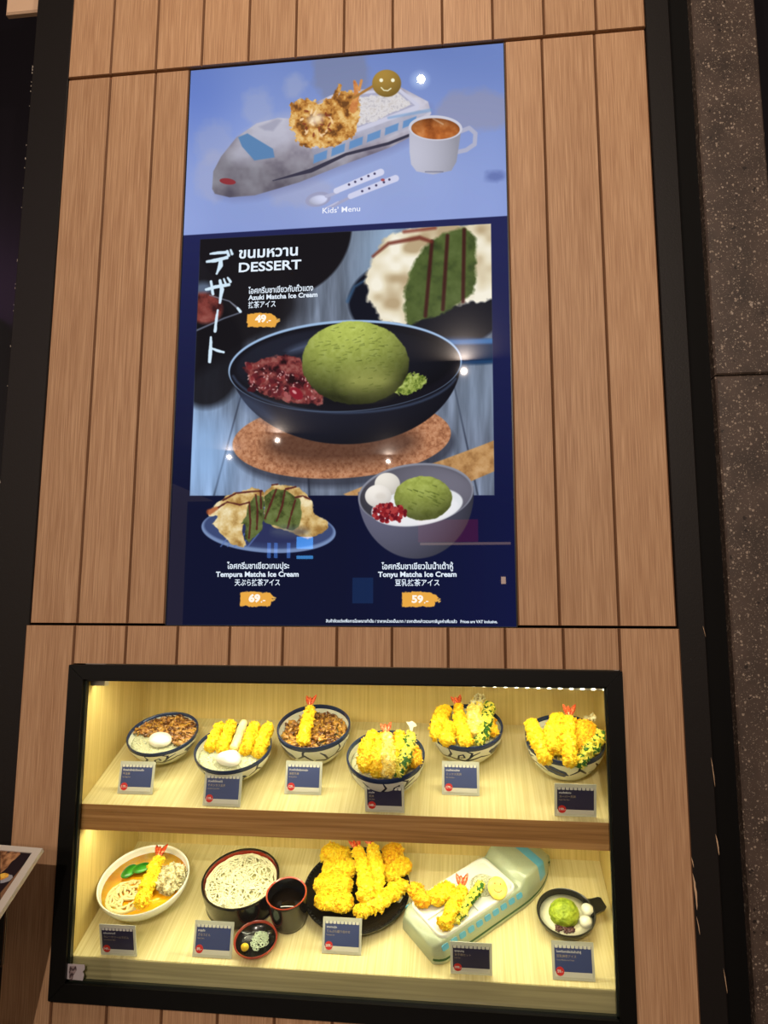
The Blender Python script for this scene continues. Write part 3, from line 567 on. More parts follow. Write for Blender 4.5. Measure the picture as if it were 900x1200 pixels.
stext('ไอศกรีมชาเขียวในน้ำเต้าหู้', 447, 531, 664, 7., .0003); stext('Tonyu Matcha Ice Cream', 443, 535, 673.3, 6, .0004); stext('豆乳抹茶アイス', 463, 515, 683.4, 6.2, .0002); stext('59', 482.5, 496, 702.5, 8.5, .0008, lo_); stext('.-', 496.8, 502, 704, 7, .0003, lo_)
stext('สินค้าจัดแต่งเพื่อการโฆษณาเท่านั้น / ราคาหน่วยเป็นบาท / ราคาดังกล่าวรวมภาษีมูลค่าเพิ่มแล้ว   Prices are VAT inclusive.', 382, 583, 728.3, 3.4, .0002)
# ================================================================== FOOD REPLICAS
glaze = mat('bowl_inner_glaze', (226, 228, 212), .18)
navyg = mat('navy_rim_glaze', (38, 52, 84), .2)
# underglaze brushwork: one strip wrapped round each bowl
BW, BH = 1024, 200
bxx, byy = np.meshgrid(np.arange(BW), np.arange(BH)); bimg = np.zeros((BH, BW, 3)) + np.array([226, 228, 212]) / 255
def bstroke(pts, wd, c=(30, 38, 66)):
    global bimg
    pts = [(x_, 52 + y_ * .82) for x_, y_ in pts]; wd = [w_ * 1.35 for w_ in wd]
    P_ = np.array(pts, float); wd = wd if hasattr(wd, '__len__') else [wd] * len(P_); d = np.full(bxx.shape, 1e9)
    for i in range(len(P_) - 1):
        ex, ey = P_[i + 1] - P_[i]; wx = bxx - P_[i, 0]; wy = byy - P_[i, 1]; t = np.clip((wx * ex + wy * ey) / (ex * ex + ey * ey + 1e-9), 0, 1)
        d = np.minimum(d, np.hypot(wx - ex * t, wy - ey * t) - (wd[i] * (1 - t) + wd[i + 1] * t) * (.9 if max(wd) < 12 else .5))
    m_ = np.clip(.5 - d / 2, 0, 1)[..., None]; bimg = bimg * (1 - m_) + np.array(c) / 255. * m_
for o_ in (0, 512):
    bstroke([(o_ + 10, 60), (o_ + 60, 40), (o_ + 120, 70), (o_ + 200, 48), (o_ + 270, 84), (o_ + 330, 60)], [3, 6, 4, 7, 4, 2])
    bstroke([(o_ + 70, 44), (o_ + 50, 100), (o_ + 30, 130)], [4, 4, 2]); bstroke([(o_ + 110, 66), (o_ + 130, 110), (o_ + 120, 150)], [5, 4, 2]); bstroke([(o_ + 196, 50), (o_ + 230, 110), (o_ + 260, 130)], [5, 4, 2])
    bstroke([(o_ + 215, 80), (o_ + 225, 130), (o_ + 200, 150)], [4, 4, 2]); bstroke([(o_ + 160, 60), (o_ + 165, 105), (o_ + 185, 118), (o_ + 192, 90), (o_ + 172, 84)], [4, 3, 3, 3, 2])
    bstroke([(o_ + 320, 110), (o_ + 350, 92), (o_ + 392, 76), (o_ + 420, 60)], [18, 42, 34, 6], (40, 58, 104)); bstroke([(o_ + 372, 66), (o_ + 400, 48)], [26, 14], (40, 58, 104)); bstroke([(o_ + 318, 112), (o_ + 400, 70)], [3, 3], (20, 26, 50))
    bstroke([(o_ + 430, 66), (o_ + 470, 110), (o_ + 505, 60)], [3, 5, 3]); bstroke([(o_ + 462, 100), (o_ + 466, 140), (o_ + 480, 160)], [4, 4, 2])
bim = bpy.data.images.new('brushwork', BW, BH); bf = np.ones((BH, BW, 4), np.float32); bf[..., :3] = bimg; bim.pixels.foreach_set(bf.ravel()); bim.update(); bim.pack()
bmat = bpy.data.materials.new('painted_glaze'); bmat.use_nodes = True; N = bmat.node_tree.nodes; b = N['Principled BSDF']; b.inputs['Roughness'].default_value = .2
ti = N.new('ShaderNodeTexImage'); ti.image = bim; bmat.node_tree.links.new(ti.outputs[0], b.inputs['Base Color'])
class Bowl: pass
BOWLS = {}
def make_bowl(key, k, x, s, R_, h, foot, mats, name, label, group=None, turn=0, cat='bowl', bulge=.75, wall=.0035, band=.10, flat_in=False):
    B = Bowl(); B.k, B.x, B.s, B.R, B.h = k, x, s, R_, h; B.F = shelf_frame(k, x, s); B.foot = foot
    def ro(t): return R_ * (foot + (1 - foot) * math.sin(math.pi / 2 * t) ** bulge)
    B.ri = lambda z: max(ro(max(min(z / h, 1), 0.02)) - wall, .005)
    zf_ = min(.002, h * .03); prof = [(.0001, zf_), (R_ * foot * .8, zf_), (R_ * foot * .86, 0.0003), (R_ * foot * .98, 0.0003), (R_ * foot * 1.0, h * .07)]
    ts = [.09 + (.91) * i / 14 for i in range(15)]; mi = [0] * 4
    for t in ts: prof.append((ro(t) if t > .1 else R_ * foot * 1.04, h * t))
    nb = len(prof)
    prof += [(R_ - wall * .3, h + .0012), (R_ - wall, h)]
    for t in [1 - band, .8, .65, .5, .35, .22, .14]: prof.append((B.ri(h * t), h * t))
    prof.append((.0001, h * .12))
    for i in range(4, len(prof) - 1):
        z_ = (prof[i][1] + prof[i + 1][1]) / 2
        mi.append(1 if z_ > h * (1 - band) else (0 if i < nb else 2))
    mb = MB().lathe(prof, 64, mi)
    B.obj = mb.build(name, mats, None, B.F @ Matrix.Rotation(math.radians(turn), 4, 'Z'), True, uvf=lambda c: ((math.atan2(c.y, c.x) / (2 * math.pi)) % 1, c.z / h))
    B.obj.data.set_sharp_from_angle(angle=math.radians(60))
    tag(B.obj, label, cat, group); BOWLS[key] = B; return B
def L_(B, px, py, h): x, s = on(B.k, px, py, h); return Vector((x - B.x, s - B.s, h))
# ---- batters
def bat(name, cs, fleck=None, rough=.5):
    m = mat(name, cs[1], rough, var=[(.30, cs[0]), (.45, cs[1]), (.58, cs[2]), (.72, cs[3])], scale=150, bump=.9, bscale=700, detail=6, spec=.35)
    if fleck:
        N = m.node_tree.nodes; L = m.node_tree.links; b = N['Principled BSDF']; src = b.inputs['Base Color'].links[0].from_socket
        mp = [n for n in N if n.type == 'MAPPING'][0]; n = N.new('ShaderNodeTexNoise'); n.inputs['Scale'].default_value = 120; n.inputs['Detail'].default_value = 2; L.new(mp.outputs[0], n.inputs['Vector'])
        mr = N.new('ShaderNodeMapRange'); mr.inputs[1].default_value = .51; mr.inputs[2].default_value = .56; L.new(n.outputs['Fac'], mr.inputs[0])
        mx = N.new('ShaderNodeMixRGB'); L.new(mr.outputs[0], mx.inputs[0]); L.new(src, mx.inputs[1]); mx.inputs[2].default_value = srgb(*fleck); L.new(mx.outputs[0], b.inputs['Base Color'])
    return m
b_yel = bat('batter_yellow', [(236, 164, 18), (248, 202, 26), (252, 220, 42), (255, 238, 110)])
b_ora = bat('batter_orange', [(218, 132, 14), (238, 174, 20), (248, 200, 30), (252, 222, 80)])
b_pal = bat('batter_pale', [(232, 190, 70), (246, 220, 96), (250, 232, 130), (254, 244, 190)])
b_grn = bat('batter_seaweed', [(206, 190, 60), (226, 214, 70), (238, 226, 96), (246, 240, 150)], (52, 104, 30))
b_mai = bat('batter_mushroom', [(112, 84, 46), (196, 182, 128), (226, 220, 180), (240, 236, 208)])
tailm = mat('shrimp_tail_red', (226, 64, 26), .3, var=[(.35, (190, 36, 12)), (.5, (232, 78, 34)), (.62, (250, 170, 120)), (.7, (232, 80, 36))], scale=110, stretch=(4, 4, .4), coat=.4)
ricem = mat('cooked_rice', (226, 228, 200), .35, spec=.5)
egm = mat('poached_egg', (244, 236, 222), .25, var=[(.35, (240, 214, 196)), (.6, (248, 244, 232))], scale=22, coat=.3)
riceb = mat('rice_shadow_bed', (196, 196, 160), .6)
def resample(P_, R_, step):
    out = []
    for i in range(len(P_) - 1):
        n = max(2, int((P_[i + 1] - P_[i]).length / step))
        for j in range(n): t = j / n; out.append((P_[i].lerp(P_[i + 1], t), R_[i] * (1 - t) + R_[i + 1] * t))
    out.append((P_[-1], R_[-1])); return out
def tail(parent, p, d, size=.026, spread=24, up=Vector((0, 0, 1))):
    d = d.normalized(); sd = d.cross(up).normalized(); nn = sd.cross(d)
    mb = MB()
    for a, ln, sh in [(-spread, 1, 0), (spread * .9, 1.05, .001), (-spread * .25, .8, .002), (spread * .35, .72, -.001)]:
        ca, sa = math.cos(math.radians(a)), math.sin(math.radians(a)); dd = d * ca + sd * sa; ss = sd * ca - d * sa; n = 9; vs = []
        for i in range(n):
            t = i / (n - 1); wdt = size * .17 * math.sin(math.pi * (t * .86 + .10)) ** .8; c_ = p + dd * (t * size * ln) + nn * (sh + .002 * math.sin(3 * t))
            vs += [c_ + ss * wdt, c_ + nn * .0012, c_ - ss * wdt, c_ - nn * .0012]
        fs = [(4 * i + j, 4 * i + (j + 1) % 4, 4 * i + 4 + (j + 1) % 4, 4 * i + 4 + j) for i in range(n - 1) for j in range(4)] + [(0, 3, 2, 1), (4 * n - 4, 4 * n - 3, 4 * n - 2, 4 * n - 1)]
        mb.add(vs, fs)
    mb.tube([p - d * .006, p + d * .003, p + d * .008], [.0042, .0048, .003], 8)
    return mb.build('tail', tailm, parent, None, True)
def batter(name, B, pp, rad, m, label, cat='tempura', group=None, seed=1, flat=.8, amp=.0036, crumbs=240, tl=None, n=30, Fm=None, tsize=.026):
    P_ = [L_(B, *p) if not isinstance(p, Vector) else p for p in pp]
    if len(P_) == 1: P_ = [P_[0] - Vector((.001, 0, 0)), P_[0] + Vector((.001, 0, 0))]
    rad = [r_ * 1.08 for r_ in (list(rad) if hasattr(rad, '__len__') else [rad] * len(P_))]; amp *= 1.35; crumbs = int(crumbs * 1.9)
    c = sum(P_, Vector()) / len(P_); P_ = [p - c for p in P_]
    rs = resample(P_, rad, .0024)
    # rounded ends: extend past both end points
    d0 = (P_[0] - P_[1]).normalized(); d1 = (P_[-1] - P_[-2]).normalized(); st = []
    for (e, dd, r_, rev) in [(P_[0], d0, rad[0], 1), (P_[-1], d1, rad[-1], 0)]:
        ring = [(e + dd * (r_ * .8 * math.sin(a)), r_ * math.cos(a)) for a in np.linspace(.12, 1.53, 7)]
        st.append(ring[::-1] if rev else ring)
    rs = st[0] + rs + st[1]; rn = random.Random(seed); off = Vector((rn.random() * 50, rn.random() * 50, rn.random() * 50))
    vs = []; T_ = []
    for i in range(len(rs)):
        t = (rs[min(i + 1, len(rs) - 1)][0] - rs[max(i - 1, 0)][0]);
        if t.length < 1e-7: t = P_[-1] - P_[0]
        t.normalize(); sd = t.cross(Vector((0, 0, 1)))
        if sd.length < .2: sd = Vector((1, 0, 0))
        sd.normalize(); up = sd.cross(t).normalized()
        if up.z < 0: up = -up
        for k in range(n):
            a = 2 * math.pi * k / n; dr = sd * math.cos(a) + up * (math.sin(a) * flat); p = rs[i][0] + dr * rs[i][1]
            q_ = p * 1.0 + off; f1 = noise.noise(q_ * 62); f2 = noise.noise(q_ * 170); f3 = noise.noise(q_ * 420)
            p = p + dr * (amp * (f1 * .9 + abs(f2) * 1.1 + f3 * .5)) * min(1, .3 + rs[i][1] / .008); vs.append(p)
    mb = MB(); m_ = len(rs); mb.add(vs, [(i * n + k, i * n + (k + 1) % n, (i + 1) * n + (k + 1) % n, (i + 1) * n + k) for i in range(m_ - 1) for k in range(n)] + [tuple(range(n))[::-1], tuple((m_ - 1) * n + k for k in range(n))])
    for _ in range(crumbs):
        v0 = vs[rn.randrange(len(vs))]; s_ = .0010 + .0022 * rn.random() ** 2; ax = Vector((rn.gauss(0, 1), rn.gauss(0, 1), rn.gauss(0, 1))).normalized(); bx_ = ax.orthogonal().normalized(); cx_ = ax.cross(bx_)
        mb.add([v0 + ax * s_ * 1.9, v0 + bx_ * s_, v0 - bx_ * s_ * .6 + cx_ * s_, v0 - bx_ * s_ * .6 - cx_ * s_, v0 - ax * s_ * .8], [(0, 1, 2), (0, 2, 3), (0, 3, 1), (4, 2, 1), (4, 3, 2), (4, 1, 3)])
    o_ = mb.build(name, m, None, (Fm or B.F) @ T(*c), True, edge=38); tag(o_, label, cat, group)
    if tl is not None:
        e = P_[-1]; dd = (P_[-1] - P_[-2]).normalized(); dd = (dd + Vector(tl)).normalized(); tail(o_, e + dd * rad[-1] * .5, dd, tsize)
    return o_
def rice_mound(B, z, hump, label, m=None, grains=650, r=None, cx=0, cy=0, name='rice', seed=2, cat='rice', gs=.0026):
    rn = random.Random(seed); r = r or B.ri(z) - .0012; mb = MB(); n = 36
    prof = [(.0001, z + hump)] + [(r * t, z + hump * (1 - t * t)) for t in (.2, .4, .6, .8, .93)] + [(r, z - .003), (r * .8, z - .012), (.0001, z - .012)]
    mb.lathe([(a, b_) for a, b_ in prof[::-1]], n, [0] * 8)
    mb.v = [(v[0] + cx, v[1] + cy, v[2]) for v in mb.v]
    for _ in range(grains):
        a = rn.random() * 6.283; q = rn.random() ** .5 * .97; p = Vector((cx + r * q * math.cos(a), cy + r * q * math.sin(a), z + hump * (1 - q * q) + .0006 + .0012 * rn.random()))
        d = Vector((rn.gauss(0, 1), rn.gauss(0, 1), rn.gauss(0, .35))).normalized(); u = d.orthogonal().normalized(); v_ = d.cross(u); l = gs * (.8 + .4 * rn.random()); w_ = l * .36
        mb.add([p + d * l, p + u * w_, p + v_ * w_, p - u * w_, p - v_ * w_, p - d * l], [(0, 1, 2), (0, 2, 3), (0, 3, 4), (0, 4, 1), (5, 2, 1), (5, 3, 2), (5, 4, 3), (5, 1, 4)], 1)
    o_ = mb.build(name, [m or riceb, m or ricem], None, B.F, True); return tag(o_, label, cat, None, 'stuff')
def blob(name, B, p, rx, ry, rz, m, label, cat, rot=0, amp=.0008, seed=1, group=None, sc=60, parent=None, tiltx=0, nu=36, nv=20):
    c = L_(B, *p) if not isinstance(p, Vector) else p; off = Vector((seed * 3.7, seed * 1.9, 0)); mb = MB(); prof = []
    for i in range(nv + 1): a = -math.pi / 2 + math.pi * i / nv; prof.append((max(math.cos(a), .001), math.sin(a)))
    mb.lathe(prof, nu); vs = []
    for v in mb.v: q = Vector((v[0] * rx, v[1] * ry, v[2] * rz)); vs.append(tuple(q + Vector(v).normalized() * (amp * noise.noise(q * sc + off) * 2)))
    mb.v = vs; o_ = mb.build(name, m, parent, B.F @ T(*c) @ Matrix.Rotation(math.radians(rot), 4, 'Z') @ Matrix.Rotation(math.radians(tiltx), 4, 'X'), True)
    if label: tag(o_, label, cat, group)
    return o_
def bits(B, z, region, count, size, mats, label, name, cat, seed=3, hump=.006, flatten=.45):
    """a heap of torn scraps too many to count"""
    rn = random.Random(seed); mb = MB(); k = 0
    while k < count:
        a = rn.random() * 6.283; q = rn.random() ** .5; r = B.ri(z) * .95; x, y = r * q * math.cos(a), r * q * math.sin(a)
        if not region(x / B.R, y / B.R): continue
        k += 1; p = Vector((x, y, z + hump * (1 - q * q) + .003 * rn.random())); l = size * (.6 + .8 * rn.random()); d = Vector((rn.gauss(0, 1), rn.gauss(0, 1), rn.gauss(0, .4))).normalized(); u = d.orthogonal().normalized(); u = (u + d.cross(u) * rn.uniform(-1, 1)).normalized(); v_ = d.cross(u)
        vs = []
        for i in range(4):
            t = i / 3; cc = p + d * (l * (t - .5) * 2) + v_ * (.25 * l * math.sin(3 * t + rn.random())); w_ = l * .55 * (math.sin(math.pi * (t * .8 + .1)) + .15 * rn.random()); h_ = l * .28
            vs += [cc + u * w_, cc + v_ * h_, cc - u * w_, cc - v_ * h_]
        fs = [(4 * i + j, 4 * i + (j + 1) % 4, 4 * i + 4 + (j + 1) % 4, 4 * i + 4 + j) for i in range(3) for j in range(4)] + [(0, 3, 2, 1), (12, 13, 14, 15)]
        mb.add(vs, fs, rn.randrange(len(mats)))
    o_ = mb.build(name, mats, None, B.F, True); return tag(o_, label, cat, None, 'stuff')
gset = [bmat, navyg, glaze]
# ---- six rice bowls on the upper shelf
B1 = make_bowl('b1', 'u', -.051, .169, .0736, .055, .42, gset, 'rice_bowl', 'blue-and-white rice bowl of brown stewed meat and egg, leftmost on the upper shelf', 'painted rice bowls on the upper shelf', 40)
B2 = make_bowl('b2', 'u', .117, .123, .0776, .058, .42, gset, 'rice_bowl', 'blue-and-white rice bowl holding sliced yellow cutlet and poached egg', 'painted rice bowls on the upper shelf', 160)
B3 = make_bowl('b3', 'u', .272, .180, .0760, .072, .44, gset, 'rice_bowl', 'deep painted bowl holding simmered beef and one upright prawn tempura', 'painted rice bowls on the upper shelf', -80)
B4 = make_bowl('b4', 'u', .430, .094, .0754, .072, .44, gset, 'rice_bowl', 'painted tempura bowl nearest the shelf front, behind the darkest card of the row', 'painted rice bowls on the upper shelf', -130)
B5 = make_bowl('b5', 'u', .584, .194, .0744, .071, .44, gset, 'rice_bowl', 'painted tempura bowl set furthest back, second from the right on the upper shelf', 'painted rice bowls on the upper shelf', 20)
B6 = make_bowl('b6', 'u', .776, .158, .0770, .073, .44, gset, 'rice_bowl', 'large heaped tempura bowl in the upper right corner of the case', 'painted rice bowls on the upper shelf', -60)
brn = [mat('beef_brown', (130, 80, 32), .3, var=[(.35, (84, 46, 16)), (.6, (164, 108, 46))], scale=90, coat=.5), mat('beef_dark', (92, 52, 20), .25, coat=.4), mat('onion_glaze', (184, 136, 56), .25, coat=.4), mat('beef_fat', (180, 134, 72), .3, coat=.3)]
rice_mound(B1, .041, .006, 'white rice under stewed meat in the leftmost bowl')
bits(B1, .046, lambda x, y: y > -.22 - .35 * x and x * x + y * y < .80, 560, .0066, brn, 'glossy brown stewed meat covering the back of the leftmost rice bowl', 'stewed_meat', 'meat', 5)
blob('poached_egg', B1, (188, 867, .055), .025, .0185, .013, egm, 'poached egg on rice in the leftmost bowl, beside brown meat', 'egg', -12, .0018, 3, sc=40)
rice_mound(B2, .045, .007, 'white rice under cutlet slices in the second bowl from the left', seed=9)
cutf = mat('cutlet_cut_face', (240, 224, 150), .5, var=[(.35, (226, 204, 120)), (.65, (248, 238, 186))], scale=60, bump=.3)
for i, (a, b_, rr, mm) in enumerate([((246, 876), (258, 852), .0098, b_yel), ((260, 878), (271, 850), .0104, b_yel), ((275, 877), (286, 848), .0086, cutf), ((288, 880), (298, 852), .0108, b_yel), ((303, 882), (314, 853), .0110, b_yel)]):
    batter('cutlet_slice', B2, [(a[0], a[1], .056), (b_[0], b_[1], .068)], [rr, rr * .9], mm, ['yellow breaded cutlet slice, leftmost of five in the second bowl', 'second breaded cutlet slice from the left in the second bowl', 'pale middle cutlet slice showing its smooth cut face', 'fourth breaded cutlet slice from the left in the second bowl', 'breaded cutlet slice resting at the right rim of the second bowl'][i], 'cutlet', 'cutlet slices on the second bowl', 40 + i, 1.2, .0026 if mm is not cutf else .0008, 220 if mm is not cutf else 10)
blob('poached_egg', B2, (269, 889, .058), .0255, .0185, .013, egm, 'poached egg lying in front of five cutlet slices', 'egg', -8, .0018, 5, sc=40)
rice_mound(B3, .048, .004, 'rice bed below the simmered beef of the third bowl', seed=4, grains=200)
bits(B3, .053, lambda x, y: x * x + y * y < .85, 460, .0068, brn + [brn[2]], 'simmered beef and onion filling the third bowl from the left', 'simmered_beef', 'meat', 6, .006)
batter('prawn_tempura', B3, [(355, 868, .066), (359, 848, .082), (363, 830, .094)], [.0105, .0095, .0065], b_yel, 'single yellow prawn tempura standing up in the beef bowl', 'tempura', seed=11, tl=(0, .0, .3), tsize=.027)
G4, G5, G6 = 'tempura heaped in the front bowl', 'tempura heaped in the back bowl', 'tempura heaped in the corner bowl'
for B, z, sd in ((B4, .056, 21), (B5, .055, 22), (B6, .057, 23)):
    rice_mound(B, z, .004, {21: 'white rice peeping out under tempura in the bowl nearest the shelf front', 22: 'white rice under tempura in the bowl set furthest back', 23: 'rice under tempura in the upper right corner bowl'}[sd], seed=sd, grains=420)
batter('chicken_tempura', B4, [(429, 897, .070), (431, 876, .080), (437, 862, .086)], [.013, .0145, .010], b_yel, 'chicken tempura at the left rim of the bowl nearest the shelf front', group=G4, seed=31, n=36, crumbs=420)
batter('chicken_tempura', B4, [(442, 903, .074), (444, 880, .086), (450, 864, .088)], [.012, .013, .010], b_yel, 'chicken tempura just left of the prawn in the front bowl', group=G4, seed=32, crumbs=380)
batter('prawn_tempura', B4, [(456, 905, .078), (454, 882, .092), (453, 862, .098)], [.0105, .0105, .007], b_pal, 'pale prawn tempura with a pink tail, middle of the front bowl', group=G4, seed=33, tl=(0, 0, .25), tsize=.026)
batter('squash_tempura', B4, [(468, 898, .074), (469, 878, .086), (468, 862, .090)], [.012, .013, .009], b_yel, 'yellow squash tempura right of the prawn in the front bowl', group=G4, seed=34)
batter('seaweed_tempura', B4, [(466, 906, .076), (475, 886, .088), (481, 862, .094)], [.0085, .0105, .0085], b_grn, 'green-flecked seaweed tempura at the right of the front bowl', group=G4, seed=35)
batter('carrot_tempura', B4, [(487, 894, .072), (486, 880, .078)], [.010, .009], b_ora, 'small orange tempura tucked against the right rim of the front bowl', group=G4, seed=36, crumbs=120)
fb = Bowl(); p_ = L_(B4, 481, 853, .098); mb = MB(); mb.slab([(-.009, .012), (-.003, .004), (0, -.006), (.004, -.006), (.006, .002), (.013, .004), (.009, .010), (.003, .013), (-.003, .011)], -.0008, .0008)
tag(mb.build('fish_tail', mat('white_fin', (232, 232, 216), .4), None, B4.F @ T(*p_) @ Matrix.Rotation(math.radians(-20), 4, 'X')), 'little white fish tail fin sticking up behind the seaweed tempura', 'fish tail')
batter('chicken_tempura', B5, [(513, 862, .070), (515, 846, .082), (521, 832, .090)], [.012, .0145, .011], b_yel, 'chicken tempura overhanging the left rim of the back bowl', group=G5, seed=41, n=36, crumbs=400)
batter('chicken_tempura', B5, [(524, 868, .074), (526, 852, .084)], [.012, .0125], b_yel, 'low chicken tempura at the front left of the back bowl', group=G5, seed=42)
batter('prawn_tempura', B5, [(546, 870, .076), (540, 850, .088), (537, 829, .096)], [.0105, .011, .0075], b_yel, 'prawn tempura with red tail in the middle of the back bowl', group=G5, seed=43, tl=(-.1, 0, .25))
batter('fritter', B5, [(556, 858, .080), (556, 840, .092), (560, 822, .098)], [.012, .0135, .0075], b_pal, 'mixed vegetable fritter between prawn and seaweed in the back bowl', 'tempura', G5, 44, amp=.005)
batter('seaweed_tempura', B5, [(562, 869, .074), (567, 850, .086), (573, 828, .092)], [.009, .0115, .010], b_grn, 'green-flecked seaweed tempura at the right of the back bowl', group=G5, seed=45)
batter('perilla_tempura', B5, [(558, 826, .100), (562, 818, .104)], [.0075, .006], b_mai, 'small dark frilly tempura peeking out at the top of the back bowl', group=G5, seed=46, amp=.005)
batter('squash_tempura', B5, [(578, 858, .070), (574, 846, .078)], [.009, .009], b_ora, 'orange tempura at the right rim of the back bowl', group=G5, seed=47, crumbs=120)
batter('prawn_tempura', B6, [(640, 890, .072), (630, 868, .088), (622, 848, .098)], [.010, .0125, .010], b_yel, 'long tempura hanging over the left rim of the corner bowl', group=G6, seed=51)
batter('chicken_tempura', B6, [(648, 876, .084), (650, 858, .096), (654, 842, .098)], [.015, .0175, .012], b_yel, 'big chicken tempura left of the prawn in the corner bowl', group=G6, seed=52, n=38, crumbs=520)
batter('prawn_tempura', B6, [(668, 892, .076), (667, 866, .094), (667, 843, .104)], [.0110, .0115, .0085], b_yel, 'straight prawn tempura with red tail standing in the corner bowl', group=G6, seed=53, tl=(0, 0, .3), tsize=.030)
batter('sweet_potato_tempura', B6, [(684, 872, .082), (685, 852, .092)], [.0165, .0165], b_ora, 'round deep orange tempura at the back right of the corner bowl', group=G6, seed=54, flat=.6, crumbs=380)
batter('seaweed_tempura', B6, [(679, 893, .074), (693, 878, .082), (706, 861, .088)], [.0085, .010, .009], b_grn, 'green-flecked seaweed tempura leaning out over the right rim of the corner bowl', group=G6, seed=55)
batter('perilla_tempura', B6, [(688, 842, .094), (695, 840, .094)], [.006, .004], b_mai, 'dark sliver of fried leaf behind the orange tempura', group=G6, seed=56, amp=.004, crumbs=60)
bits(B6, .062, lambda x, y: y < -.35, 60, .005, [b_pal], 'loose batter scraps at the front of the corner bowl', 'batter_scraps', 'batter', 9)
# ---- lower deck: curry noodle bowl
white = mat('white_porcelain', (236, 236, 222), .15); soup = mat('curry_soup', (246, 178, 24), .12, var=[(.35, (238, 152, 10)), (.55, (248, 186, 26)), (.7, (254, 208, 60))], scale=24, spec=.25)
NB = make_bowl('noodle', 'l', -.068, .145, .0902, .056, .40, [white] * 3, 'noodle_bowl', 'large white bowl of orange curry soup on the lower shelf', None, 0, bulge=.85)
sz = .043; o_ = MB().lathe([(.0001, sz)] + [(NB.ri(sz) * t - .0004, sz) for t in (.5, 1)] + [(NB.ri(sz) * .9, sz - .004), (.0001, sz - .004)], 48).build('curry_soup', soup, None, NB.F, True); tag(o_, 'orange curry soup filling the white noodle bowl', 'soup', None, 'stuff')
noodm = mat('thick_noodle', (228, 214, 150), .3, coat=.3); noodw = mat('white_noodle', (226, 222, 184), .35, coat=.2)
def strands(name, B, z, hump, r, count, rad, m, label, cx=0, cy=0, seed=1, turn=.5, steps=26, step=.0042, side=5, ring=False):
    rn = random.Random(seed); mb = MB()
    for _ in range(count):
        a = rn.random() * 6.283; q = rn.random() ** .5 * r; x, y = q * math.cos(a), q * math.sin(a); hd = rn.random() * 6.283; cv = rn.gauss(0, turn); lay = rn.random(); pts = []
        for i in range(steps):
            d2 = (x * x + y * y) / (r * r); pts.append((cx + x, cy + y, z + hump * (1 - d2) + (.0032 * lay + .0012 * math.sin(i * .7 + lay * 9))))
            cv = cv * .95 + rn.gauss(0, .07)
            if d2 > .80: # turn back along the rim
                tg = math.atan2(y, x) + (math.pi / 2 if math.cos(hd - math.atan2(y, x) - math.pi / 2) > 0 else -math.pi / 2); dl = (tg - hd + math.pi) % (2 * math.pi) - math.pi; hd += dl * .6 + (.25 if dl > 0 else -.25) * (d2 > .95)
            hd += cv * .5; x += step * math.cos(hd); y += step * math.sin(hd); q = math.hypot(x, y)
            if q > r * .985: x *= r * .985 / q; y *= r * .985 / q
        mb.tube(pts, rad, side)
    o_ = mb.build(name, m, None, B.F, True); return tag(o_, label, 'noodles', None, 'stuff')
c0 = L_(NB, 149, 1050, .045); strands('curry_noodles', NB, .0425, .005, .040, 34, .0027, noodm, 'thick noodles rising from the curry soup', c0.x, c0.y, 3, .35, 18)
batter('prawn_tempura', NB, [(165, 1058, .054), (175, 1034, .064), (185, 1008, .070)], [.0115, .0125, .0085], b_yel, 'yellow prawn tempura with red tail lying across the curry noodle bowl', seed=61, tl=(0, 0, .2), crumbs=420, tsize=.030)
batter('maitake_tempura', NB, [(196, 1036, .056), (205, 1024, .062)], [.0195, .0205], b_mai, 'cream and brown mushroom tempura at the right of the curry bowl', seed=62, amp=.0075, crumbs=500, n=40, flat=.7)
leafm = mat('snow_pea_green', (40, 136, 34), .3, var=[(.4, (28, 112, 22)), (.6, (66, 160, 48))], scale=40, coat=.4)
for i, (px, py, rt) in enumerate([(151, 1021, 70), (166, 1017, 30)]):
    blob('green_leaf', NB, (px, py, .053 + .003 * i), .019, .0125, .0045, leafm, ['shiny green leaf at the left of the pair in the curry bowl', 'shiny green leaf nearest the prawn in the curry bowl'][i], 'leaf', rt, .0006, i + 2, 'green leaves in the curry bowl')
# ---- cold noodles in a lacquer tub, dipping cup, condiment dish
lacq = mat('black_lacquer', (24, 22, 20), .22, coat=.4); lred = mat('red_lacquer', (150, 44, 26), .25, coat=.4); lredr = mat('red_lacquer_rim', (170, 62, 38), .3, coat=.4)
TB = make_bowl('tub', 'l', .130, .159, .0777, .056, .93, [lacq, lacq, lred], 'noodle_tub', 'round black lacquer tub with red inside, full of white noodles', None, 0, 'tub', 1, .004, .04)
strands('white_noodles', TB, .044, .006, .0715, 120, .00130, noodw, 'thin white noodles coiled in the black lacquer tub', 0, 0, 8, .35, 30, .0045)
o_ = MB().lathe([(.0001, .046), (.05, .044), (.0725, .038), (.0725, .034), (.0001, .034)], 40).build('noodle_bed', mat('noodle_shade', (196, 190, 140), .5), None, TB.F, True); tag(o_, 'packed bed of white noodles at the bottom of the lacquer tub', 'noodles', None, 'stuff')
CP = make_bowl('cup', 'l', .236, .115, .0395, .069, .80, [lacq, lredr, lacq], 'dipping_cup', 'tall black dipping cup with a red rim beside the noodle tub', None, 0, 'cup', 1, .003, .025)
o_ = MB().lathe([(.0001, .046), (.0355, .046), (.034, .043), (.0001, .043)], 36).build('dipping_sauce', mat('dark_sauce', (18, 12, 8), .06), None, CP.F, True); tag(o_, 'dark glossy sauce inside the tall black cup', 'sauce', None, 'stuff')
DS = make_bowl('dish', 'l', .185, .059, .0412, .0145, .62, [lredr, lredr, lacq], 'condiment_dish', 'small round red-rimmed black dish in front of the noodle tub', None, 0, 'dish', .9, .003, .22)
rn = random.Random(5); mb = MB(); c0 = L_(DS, 304, 1102, .010)
